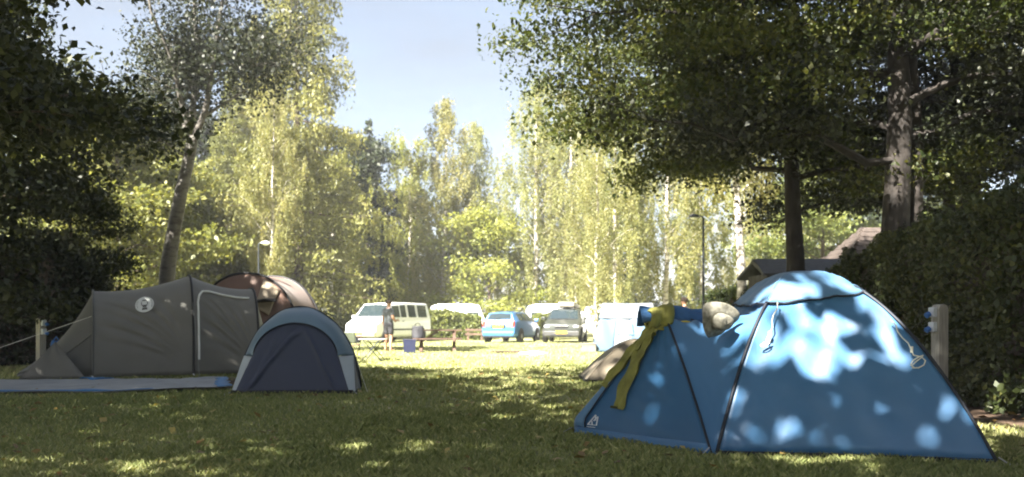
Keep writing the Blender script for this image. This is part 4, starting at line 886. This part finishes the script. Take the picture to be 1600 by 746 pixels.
def navy_tent():
    NV = fabric('navy_fabric', (.034, .043, .082), .6, trans=.04); GB = fabric('grey_blue_fabric', (.12, .19, .265), .45, trans=.05); PG = fabric('pale_grey_fabric', (.45, .50, .54), .5)
    c = Vector((-3.12, 12.72, 0)); o = thing('tunnel_tent', 'small dark navy tent with grey-blue hood and pale side vents', 'tent', tuple(c), math.radians(3)); hw = .90
    def hoop(a, y, w_, h, z0=0.0): th = math.pi * a; return Vector((-w_ * math.copysign(abs(math.cos(th)) ** 1.02, math.cos(th)), y, z0 + (h - z0) * abs(math.sin(th)) ** 1.05 + .012))
    rim = lambda a: hoop(a, .24, .60, 1.00, .52)
    main = lambda a: hoop(a, .62, hw, 1.24)
    hood = lambda u, v: rim(u).lerp(main(u * .74 + .13), v) + Vector((0, -.05 * math.sin(3.14 * v), .035 * math.sin(3.14 * v) + .006 * math.sin(30 * u + 3 * v)))
    MB().grid(hood, 44, 12).build('hood', GB, o, sm=180, solid=.003)
    body = lambda u, v: main(u).lerp(hoop(u, 2.6, .55, .55), v) + Vector((0, 0, -.06 * math.sin(3.14 * v)))
    MB().grid(body, 44, 20).build('roof_panel', GB, o, sm=180, solid=.003)
    bl, brr = Vector((-.80, 0, .015)), Vector((.80, 0, .015))
    def door(u, v):
        lo = bl.lerp(brr, u) + Vector((0, .0, 0)); hi = rim(u) + Vector((0, .015, -.01)); s4 = 4 * v * (1 - v)
        g = lambda c0, w: math.exp(-((u - c0) / w) ** 2)
        cr = .030 * g(.55 + .36 * (1 - v), .02) + .030 * g(.5 - .52 * (1 - v) + .08, .025) + .026 * g(.62 - .62 * (1 - v), .03) + .02 * g(.40 - .3 * (1 - v), .03)
        return lo.lerp(hi, v) + Vector((0, -.03 * s4 - cr * min(1, s4 * 1.6), .03 * s4 + .010 * math.sin(9 * u + 13 * v) * s4))
    MB().grid(door, 90, 44).build('door', NV, o, sm=180, solid=.003)
    for s in (-1, 1):
        fi, fo = Vector((s * .80, 0, .012)), Vector((s * .88, .10, .012)); rt, hp = rim(0 if s < 0 else 1) + Vector((s * .01, 0, .0)), main(.15 if s < 0 else .85) + Vector((0, -.1, -.02))
        MB().grid(lambda u, v: fi.lerp(fo, u).lerp(rt.lerp(hp, u), v) + Vector((0, -.012 * math.sin(3.14 * v), 0)), 8, 12).build('side_vent', PG, o, sm=180, solid=.003)
        MB().grid(lambda u, v: fo.lerp(main(0 if s < 0 else 1), u).lerp(hp.lerp(main(.16 if s < 0 else .84), u), v), 8, 10).build('side_panel', NV, o, sm=180, solid=.003)
        MB().tube([fi, fi.lerp(rt, .5) + Vector((0, -.02, 0)), rt], .009, 6).build('vent_piping', PIPE, o, sm=60)
    MB().tube([rim(k / 40) + Vector((0, -.006, 0)) for k in range(41)], .009, 6).build('rim_piping', PIPE, o, sm=60)
    MB().tube([main(k / 40) + Vector((0, 0, .006)) for k in range(41)], .010, 6).build('pole_sleeve', PIPE, o, sm=60)
    MB().box((0, .01, .03), (1.72, .03, .06)).build('mud_flap', BLACK, o, bevel=.01)
    for s in (-1, 1): MB().tube([(s * .87, 0, .03), (s * .95, -.06, .0)], .008, 6).build('peg', STEEL, o)
    MB().tube([main(.88), Vector((1.05, .1, .02))], .004, 5).build('guy_line', CORD, o)
navy_tent()
def khaki_tent():
    KM = fabric('sand_fabric', (.21, .175, .125), .6); c = G(1003, 600); o = thing('dome_tent', 'low sand-coloured tent half hidden behind the blue tent porch', 'tent', (c.x + .02, c.y + .7, 0)); 
    K4 = [Vector((-.95, -.70, .03)), Vector((.95, -.70, .03)), Vector((.95, .75, .03)), Vector((-.95, .75, .03))]
    def pl(i, r): q = K4[i % 4] * r; return Vector((q.x, q.y, .03 + .70 * (1 - r ** 1.7)))
    for i in range(4):
        MB().grid(lambda u, v: pl(i, 1 - .98 * v).lerp(pl(i + 1, 1 - .98 * v), u) + Vector((0, 0, -.03 * 4 * u * (1 - u) * math.sin(3.1 * v) + .006 * math.sin(20 * u + 9 * v))), 18, 16).build('wall_panel', KM, o, sm=180, solid=.003)
        MB().bar(K4[i] + Vector((0, 0, .0)), K4[(i + 1) % 4] + Vector((0, 0, 0)), .03, .07).build('mud_flap', BLACK, o)
        MB().tube([pl(i, 1 - k / 14 * .97) + Vector((0, 0, .004)) for k in range(15)], .008, 6).build('pole_sleeve', KM, o, sm=60)
khaki_tent()
def pale_tent():
    PB = fabric('ice_blue_fabric', (.075, .125, .20), .5); WT = fabric('white_fabric', (.17, .195, .225), .5); DB = fabric('mesh_blue', (.10, .19, .32), .6); Y = 29.3
    c = at(968, Y); o = thing('frame_tent', 'pale blue and white frame tent beyond the sand-coloured tent', 'tent', (c[0], Y + .9, 0), math.radians(-6))
    x0, x1, H, E = -.84, 1.6, 1.62, 1.12
    q = lambda x, y, z: Vector((x, y, z))
    lo = [q(x0, -.9, .02), q(x1, -.9, .02)]; up_ = [q(x0 + .30, -.7, E), q(x1 - .3, -.7, E)]
    cols = [(0, .30, PB), (.30, .52, WT), (.52, .80, PB), (.80, 1, WT)]
    for a, b, m in cols:
        MB().grid(lambda u, v: lo[0].lerp(lo[1], a + (b - a) * u).lerp(up_[0].lerp(up_[1], a + (b - a) * u), v) + q(0, .02 * math.sin(19 * (a + (b - a) * u) + 5 * v) - .03 * math.sin(3.14 * v), 0), 10, 12).build('wall_panel', m, o, sm=180, solid=.004)
    MB().grid(lambda u, v: q(x0, -.9, .02).lerp(q(x0, .9, .02), u).lerp(q(x0 + .3, -.7, E).lerp(q(x0 + .3, .7, E), u), v), 8, 10).build('wall_panel', PB, o, sm=180, solid=.004)
    MB().grid(lambda u, v: q(x1, -.9, .02).lerp(q(x1, .9, .02), u).lerp(q(x1 - .3, -.7, E).lerp(q(x1 - .3, .7, E), u), v), 8, 10).build('wall_panel', PB, o, sm=180, solid=.004)
    MB().grid(lambda u, v: q(x0, .9, .02).lerp(q(x1, .9, .02), u).lerp(q(x0 + .3, .7, E).lerp(q(x1 - .3, .7, E), u), v), 8, 10).build('wall_panel', PB, o, sm=180, solid=.004)
    for s in (-1, 1): MB().grid(lambda u, v: q(x0 + .27, s * .74, E).lerp(q(x1 - .27, s * .74, E), u).lerp(q(x0 + .4, 0, H).lerp(q(x1 - .4, 0, H), u), v) + q(0, 0, .02 - .02 * math.sin(3.14 * u)), 10, 8).build('roof_panel', WT, o, sm=180, solid=.004)
    MB().poly([q(.0, -.84, .60), q(.55, -.84, .58), q(.50, -.80, .98), q(.06, -.80, 1.0)], (0, -1, .1), .012).build('window', DB, o)
    for x in (x0 + .02, x1 - .02): MB().tube([q(x, -.92, 0), q(x + (.3 if x < 0 else -.3), -.72, E)], .012, 6).build('frame_pole', STEEL, o)
pale_tent()
# ------------------------------------------------------------------ small camp things
def tarp():
    TG = fabric('tarp_grey', (.27, .285, .31), .55, var=.15, bump=.4, bscale=5); TB = fabric('tarp_blue', (.03, .20, .48), .5)
    c = Vector((-8, 14, 0)); o = thing('ground_sheet', 'grey ground sheet with bright blue edges on bare earth', 'ground sheet', tuple(c))
    top = [(-13.2, 15.0), (-8.0, 15.15), (-6.3, 15.55), (-4.95, 15.5)]; bot = [(-11.6, 12.5), (-8.4, 12.62), (-6.2, 12.75), (-4.15, 13.3)]
    def L2(a, t): k = t * 3; i = min(2, int(k)); f = k - i; return Vector((a[i][0] + (a[i + 1][0] - a[i][0]) * f, a[i][1] + (a[i + 1][1] - a[i][1]) * f, 0))
    def fn(u, v):
        p = L2(bot, u).lerp(L2(top, u), v); e = min(u, 1 - u, v, 1 - v)
        z = .03 + .02 * abs(math.sin(u * 33 + v * 4 + 2 * math.sin(v * 5))) * min(1, e * 12) + .018 * math.sin(u * 13 - v * 7) ** 2 + (.05 * max(0, math.sin(u * 7 + .5)) * max(0, 1 - e * 14) if e < .07 else 0)
        return Vector((p.x + .03 * math.sin(v * 21), p.y + .05 * math.sin(u * 17), z)) - c
    MB().grid(fn, 90, 24).build('sheet', TG, o, sm=180, solid=.006)
    MB().grid(lambda u, v: fn(.30 + .52 * u, .003 + .035 * v * (1 + .6 * math.sin(u * 19))) + Vector((0, -.01, .012)), 50, 2).build('blue_edge', TB, o, sm=180, solid=.006)
    MB().grid(lambda u, v: fn(.962 + .035 * v, .03 + .93 * u) + Vector((.01, 0, .012)), 24, 2).build('blue_edge', TB, o, sm=180, solid=.006)
    MB().grid(lambda u, v: fn(.49 + .055 * u + .02 * v, .86 + .10 * v) + Vector((0, 0, .03 + .02 * math.sin(u * 6))), 12, 4).build('blue_flap', TB, o, sm=180, solid=.006)
    MB().grid(lambda u, v: fn(.22 + .05 * u, .84 + .07 * v) + Vector((0, 0, .03)), 8, 3).build('blue_flap', TB, o, sm=180, solid=.006)
tarp()
def picnic_table():
    Y = 30.3; c = at(684, Y); o = thing('picnic_table', 'dark brown wooden picnic table with benches before the rough hedge', 'picnic table', c, math.radians(4))
    for k in range(5): MB().box((0, -.30 + .15 * k, .72), (1.62, .14, .04)).build('top_plank', WOOD, o, bevel=.005)
    for s in (-1, 1):
        for k in range(2): MB().box((0, s * (.62 + .15 * k - .0), .44), (1.62, .14, .04)).build('bench_plank', WOOD, o, bevel=.005)
        x = s * .55
        for t in (-1, 1): MB().bar((x, t * .25, .70), (x, t * .66, 0), .05, .10, (1, 0, 0)).build('leg', WOOD, o)
        MB().box((x + .045 * s, 0, .395), (.045, 1.62, .09)).build('bench_support', WOOD, o); MB().box((x + .045 * s, 0, .66), (.045, .72, .08)).build('top_support', WOOD, o)
    MB().bar((-.5, 0, .36), (0, 0, .68), .05, .08).build('brace', WOOD, o)
    # black bag on the bench
    b = thing('camp_bag', 'black holdall standing on the picnic bench end', 'bag', (c[0] - .60, Y - .72, .46)); BG = mat('black_nylon', (.018, .018, .024), .6, bump=.3, bscale=12)
    r = random.Random(2)
    MB().grid(lambda u, v: Vector((.19 * math.cos(6.2832 * u) * (1 - .25 * abs(v - .35) ** 1.5) * (1 + .15 * abs(math.sin(12.566 * u))), .13 * math.sin(6.2832 * u) * (1 - .55 * v), .40 * v + .01 * math.sin(17 * u))), 28, 12).build('body', BG, b, sm=180, solid=.01)
    MB().tube([(-.10, 0, .39), (-.07, -.02, .47), (0, -.03, .50), (.07, -.02, .47), (.10, 0, .39)], .014, 6).build('handle', BG, b, sm=60)
    MB().box((0, 0, .385), (.30, .09, .03)).build('zip_top', BG, b, bevel=.01)
    k = thing('bucket', 'navy blue square bucket on the grass by the picnic table', 'bucket', tuple(G(640, 552)), .1); NB = mat('navy_plastic', (.013, .017, .05), .5, var=.1)
    w0, w1, h = .175, .20, .42
    def side(u, v): a = u * 4; i = int(min(3, a)); f = a - i; q = [(-1, -1), (1, -1), (1, 1), (-1, 1), (-1, -1)]; x = q[i][0] + (q[i + 1][0] - q[i][0]) * f; y = q[i][1] + (q[i + 1][1] - q[i][1]) * f; ww = w0 + (w1 - w0) * v; return Vector((x * ww, y * ww, .01 + h * v))
    MB().grid(side, 16, 6).build('body', NB, k, solid=.01); MB().box((0, 0, .02), (.34, .34, .02)).build('base', NB, k)
    MB().tube([side(i / 16, 1) for i in range(17)], .014, 6).build('rim', NB, k); MB().tube([(-.2, 0, .42), (-.12, -.16, .43), (.12, -.16, .43), (.2, 0, .42)], .007, 6).build('handle', STEEL, k)
picnic_table()
def folding_table():
    c = G(581, 565); o = thing('folding_table', 'small camp table on crossed dark legs beyond the navy tent', 'table', tuple(c + Vector((0, .25, 0))), math.radians(-5)); TOP = mat('table_top', (.55, .54, .50), .5)
    for k in range(4): MB().box((0, -.20 + .135 * k, .565), (.66, .125, .022)).build('top_slat', TOP, o, bevel=.004)
    for y in (-.24, .24):
        MB().tube([(-.27, y, 0), (.22, y * .9, .55)], .013, 8).build('leg', DARKSTEEL, o); MB().tube([(.27, y * .88, 0), (-.22, y, .55)], .013, 8).build('leg', DARKSTEEL, o)
    for x in (-.27, .27): MB().tube([(x, -.24, .015), (x, .24, .015)], .011, 8).build('crossbar', DARKSTEEL, o)
    MB().box((0, 0, .548), (.60, .03, .02)).build('rail', DARKSTEEL, o)
    # folding camp chair, mostly behind the navy tent
    c = G(549, 562); h = thing('camp_chair', 'brown folding camp chair between navy tent and small camp table', 'chair', tuple(c + Vector((-.12, .4, 0))), math.radians(25)); CB = mat('brown_canvas', (.09, .05, .035), .85)
    MB().grid(lambda u, v: Vector((-.25 + .5 * u, -.22 + .44 * v, .40 - .05 * math.sin(3.14 * u))), 8, 6).build('seat', CB, h, sm=180, solid=.008)
    MB().grid(lambda u, v: Vector((-.25 + .5 * u, .22 + .12 * v + .04 * math.sin(3.14 * u), .42 + .30 * v)), 8, 6).build('backrest', mat('green_canvas', (.05, .06, .035), .85), h, sm=180, solid=.008)
    for s in (-1, 1):
        MB().box((s * .28, 0, .60), (.06, .50, .035)).build('armrest', CB, h, bevel=.01)
        MB().tube([(s * .27, -.24, .0), (s * .27, .22, .60)], .011, 6).build('leg', DARKSTEEL, h); MB().tube([(s * .27, .26, .0), (s * .27, -.22, .60)], .011, 6).build('leg', DARKSTEEL, h)
        MB().tube([(s * .25, .2, .40), (s * .25, .36, .74)], .011, 6).build('back_post', DARKSTEEL, h)
folding_table()
def crate_and_fire():
    c = G(919, 551); o = thing('storage_box', 'grey-beige box on the grass beside the pale blue tent', 'box', tuple(c), .1); m = mat('grey_box', (.17, .16, .14), .8, var=.2)
    MB().box((0, 0, .14), (.46, .34, .26)).build('body', m, o, bevel=.015); MB().box((0, 0, .285), (.49, .37, .04)).build('lid', m, o, bevel=.01)
    for s in (-1, 1): MB().box((s * .24, 0, .20), (.02, .12, .03)).build('grip', DARKSTEEL, o)
    c = G(832, 553); r = random.Random(8)
    a = thing('ash_heap', 'pale patch of ash from an old fire on the sunlit lawn', 'ash', tuple(c)); 
    MB().grid(lambda u, v: Vector((.46 * v * math.cos(6.2832 * u) * (1 + .2 * math.sin(18 * u)), .8 * v * math.sin(6.2832 * u) * (1 + .15 * math.cos(25 * u)), .075 * (1 - v ** 2) + .008 * math.sin(40 * u) * v + .002)), 30, 8).build('heap', mat('ash', (.75, .74, .72), .95, var=.2, scale=12, bump=.5), a, sm=180)
    for k in range(6): x, y = r.uniform(-.4, .3), r.uniform(-.5, .5); MB().box((x, y, .055), (r.uniform(.05, .1), r.uniform(.04, .08), .04), Matrix.Rotation(r.uniform(0, 3), 3, 'Z')).build('charcoal', BLACK, a, bevel=.01)
    CH = mat('charred_wood', (.05, .032, .025), .9, var=.5)
    for k in range(6):
        q = Vector((c.x - 1.15 + k * .19 + r.uniform(-.08, .08), c.y + r.uniform(.1, .7), .035)); an = r.uniform(-.6, .6); l = r.uniform(.12, .28); d = Vector((math.cos(an), math.sin(an), 0)) * l
        b = MB().tube([-d, Vector((0, 0, .015)), d], [.03, .035, .026], 7).build('burnt_log', CH, None, sm=60); b.location = q
        tag(b, 'short charred log lying on the lawn beside the ash', 'log', 'charred logs beside the ash')
    # low timber rail by the hedge
    f = thing('timber_rail', 'low brown timber rail in front of the hedge by the blue car', 'fence', at(742, 46.3))
    for x in (-.35, .35): MB().box((x, 0, .32), (.10, .10, .64)).build('post', WOOD, f)
    for z in (.34, .56): MB().box((0, -.07, z), (1.0, .04, .10)).build('rail', WOOD, f, bevel=.005)
    # blue bag in the dark at the far end of the grey tent
    g = thing('dry_bag', 'small blue bag in the dark beyond the peaked tent end', 'bag', tuple(P(88, 501, 18).to_2d()) + (0,)); B = mat('bag_blue', (.03, .13, .38), .5)
    MB().grid(lambda u, v: Vector(((.14 - .05 * v ** 3) * math.cos(6.2832 * u), (.13 - .09 * v ** 2) * math.sin(6.2832 * u), .02 + .62 * v + .01 * math.sin(12 * u))), 20, 10).build('body', B, g, sm=180, solid=.008)
    MB().tube([(-.08, 0, .62), (0, 0, .72), (.08, 0, .62)], .012, 6).build('strap', B, g)
crate_and_fire()

# ------------------------------------------------------------------ people
def skin(name, V, E, R, m, parent, roots=(0,), sub=2):
    me = bpy.data.meshes.new(name); me.from_pydata([tuple(v) for v in V], E, []); me.update(); o = link(name, me, m, parent)
    sk = o.modifiers.new('skin', 'SKIN'); sk.use_smooth_shade = True; d = me.skin_vertices[0].data
    for i, r in enumerate(R): d[i].radius = (r, r) if not hasattr(r, '__len__') else r; d[i].use_root = i in roots
    s = o.modifiers.new('sub', 'SUBSURF'); s.levels = sub; s.render_levels = sub; return o
SKIN = mat('skin', (.40, .22, .15), .55, var=.06); HAIR = mat('hair', (.045, .028, .020), .7, var=.3, scale=30)
def person(label, loc, rz, shirt, shorts, armL, armR, name='person'):
    o = thing(name, label, 'person', loc, rz)             # faces local -y... built facing +y
    V = [(0, 0, .94), (0, .0, 1.08), (0, -.01, 1.26), (0, -.01, 1.40), (0, 0, 1.50), (0, .02, 1.56), (0, .02, 1.645), (0, .015, 1.70)]
    R = [(.15, .11), (.135, .10), (.15, .105), (.13, .09), .055, .055, (.078, .095), (.062, .08)]; E = [(0, 1), (1, 2), (2, 3), (3, 4), (4, 5), (5, 6), (6, 7)]
    def chain(a, pts, rad):
        p = a
        for q, r_ in zip(pts, rad): V.append(q); R.append(r_); E.append((p, len(V) - 1)); p = len(V) - 1
        return p
    chain(6, [(0, .115, 1.62), (0, .125, 1.615)], [.02, .012])          # nose
    for s in (-1, 1): chain(6, [(s * .085, .02, 1.63), (s * .095, .015, 1.64)], [.022, .012])   # ears
    for s in (-1, 1):
        chain(0, [(s * .10, 0, .86), (s * .11, .015, .66), (s * .115, .02, .49), (s * .12, -.01, .34), (s * .125, -.02, .12), (s * .13, -.03, .055), (s * .14, .09, .035), (s * .145, .16, .028)], [.095, .078, .056, .056, .038, .04, .036, .026])
    wr_ = []
    for s, arm in ((-1, armL), (1, armR)):
        wr_.append((chain(3, [(s * .17, -.01, 1.40)] + arm, [.062, .05, .042, .036, .028, .030]), s))
    roots = [0]
    for wi, s in wr_:                                   # five bent fingers rooted in each palm
        w_ = Vector(V[wi]); d = (w_ - Vector(V[wi - 1])).normalized(); sd = d.cross(Vector((s, 0, 0.01))).normalized()
        for k in range(5):
            off = (-.032, -.014, .004, .021, .036)[k]; ln = (.05, .075, .082, .076, .058)[k]; b = w_ + sd * off * .8 + d * (.01 if k else -.02); dirn = (d + sd * (off * 4 if k else -1.0)).normalized()
            i0 = len(V); bend = Vector((-s * .3, 0, -.2))
            V.extend([b, b + dirn * ln * .5, b + (dirn + bend * .5).normalized() * ln]); R.extend([.011, .0095, .008]); E.extend([(i0, i0 + 1), (i0 + 1, i0 + 2)]); roots.append(i0)
    body = skin('body', V, E, R, SKIN, o, roots)
    # shirt and shorts: sleeves and legs that follow the same bones
    sv = [(0, 0, .88), V[1], V[2], V[3], (0, 0, 1.46)]; sr = [(.195, .155), (.18, .14), (.178, .132), (.15, .112), .075]; se = [(0, 1), (1, 2), (2, 3), (3, 4)]
    for s, arm in ((-1, armL), (1, armR)):
        a = Vector((s * .17, -.01, 1.40)); b = a.lerp(Vector(arm[0]), .85); sv += [tuple(a), tuple(b)]; sr += [.08, .072]; se += [(3, len(sv) - 2), (len(sv) - 2, len(sv) - 1)]
    skin('shirt', sv, se, sr, shirt, o)
    hv = [(0, 0, 1.06), (0, 0, .92)]; hr = [(.175, .135), (.188, .148)]; he = [(0, 1)]
    for s in (-1, 1): hv += [(s * .10, 0, .84), (s * .112, .01, .68), (s * .117, .018, .54)]; hr += [.115, .102, .095]; n = len(hv); he += [(1, n - 3), (n - 3, n - 2), (n - 2, n - 1)]
    skin('shorts', hv, he, hr, shorts, o)
    hair = MB().grid(lambda u, v: Vector((.094 * math.sin(v * 2.0) * math.cos(6.2832 * u), .012 + (.112 + .008 * math.sin(30 * u)) * math.sin(v * 2.0) * math.sin(6.2832 * u), 1.665 + .10 * math.cos(v * 2.0) + .025 * max(0, math.sin(6.2832 * u)) * v)), 28, 12).build('hair', HAIR, o, sm=180, solid=.012)
    ey = MB()
    for s in (-1, 1): ey.lathe([(.001, -.01), (.011, 0), (.001, .01)], (s * .032, .108, 1.645), 8)
    ey.build('eyes', BLACK, body); MB().box((0, .108, 1.575), (.05, .012, .010)).build('mouth', mat('lip', (.30, .12, .09), .6), body, bevel=.003)
    return o
SHIRT = mat('grey_shirt', (.085, .095, .105), .85, var=.15); SHORT = mat('dark_shorts', (.035, .035, .042), .8, var=.15); TOPW = mat('pale_top', (.30, .30, .30), .85)
bent = lambda s: [(s * .24, -.02, 1.16), (s * .20, .12, 1.02), (s * .16, .22, 1.05), (s * .15, .27, 1.06), (s * .145, .31, 1.06)]
down = lambda s: [(s * .24, -.02, 1.14), (s * .27, .03, .96), (s * .27, .06, .86), (s * .27, .075, .82), (s * .265, .085, .78)]
person('barefoot person in grey T-shirt and dark shorts standing by the white van', tuple(G(607, 549)), math.radians(-38), SHIRT, SHORT, down(-1), bent(1))
person('dark-haired person standing behind the blue tent by the lamp post', (at(1070, 27.5)[0], 27.5, 0), math.radians(60), TOPW, SHORT, bent(-1), down(1))

# ------------------------------------------------------------------ air
def haze():  # added scattering volume that pales the far trees in place of lens veil
    m = bpy.data.materials.new('added_haze'); m.use_nodes = True; t = m.node_tree; t.nodes.remove(t.nodes['Principled BSDF'])
    v = t.nodes.new('ShaderNodeVolumePrincipled'); v.inputs['Color'].default_value = (.93, .95, 1, 1); v.inputs['Density'].default_value = .0009
    t.links.new(v.outputs[0], t.nodes['Material Output'].inputs['Volume'])
    o = MB().box((0, 150, 15), (1440, 1340, 32)).build('haze', m); tag(o, 'thin scattering volume added over the campsite to pale the far trees', 'haze', kind='stuff')
haze()
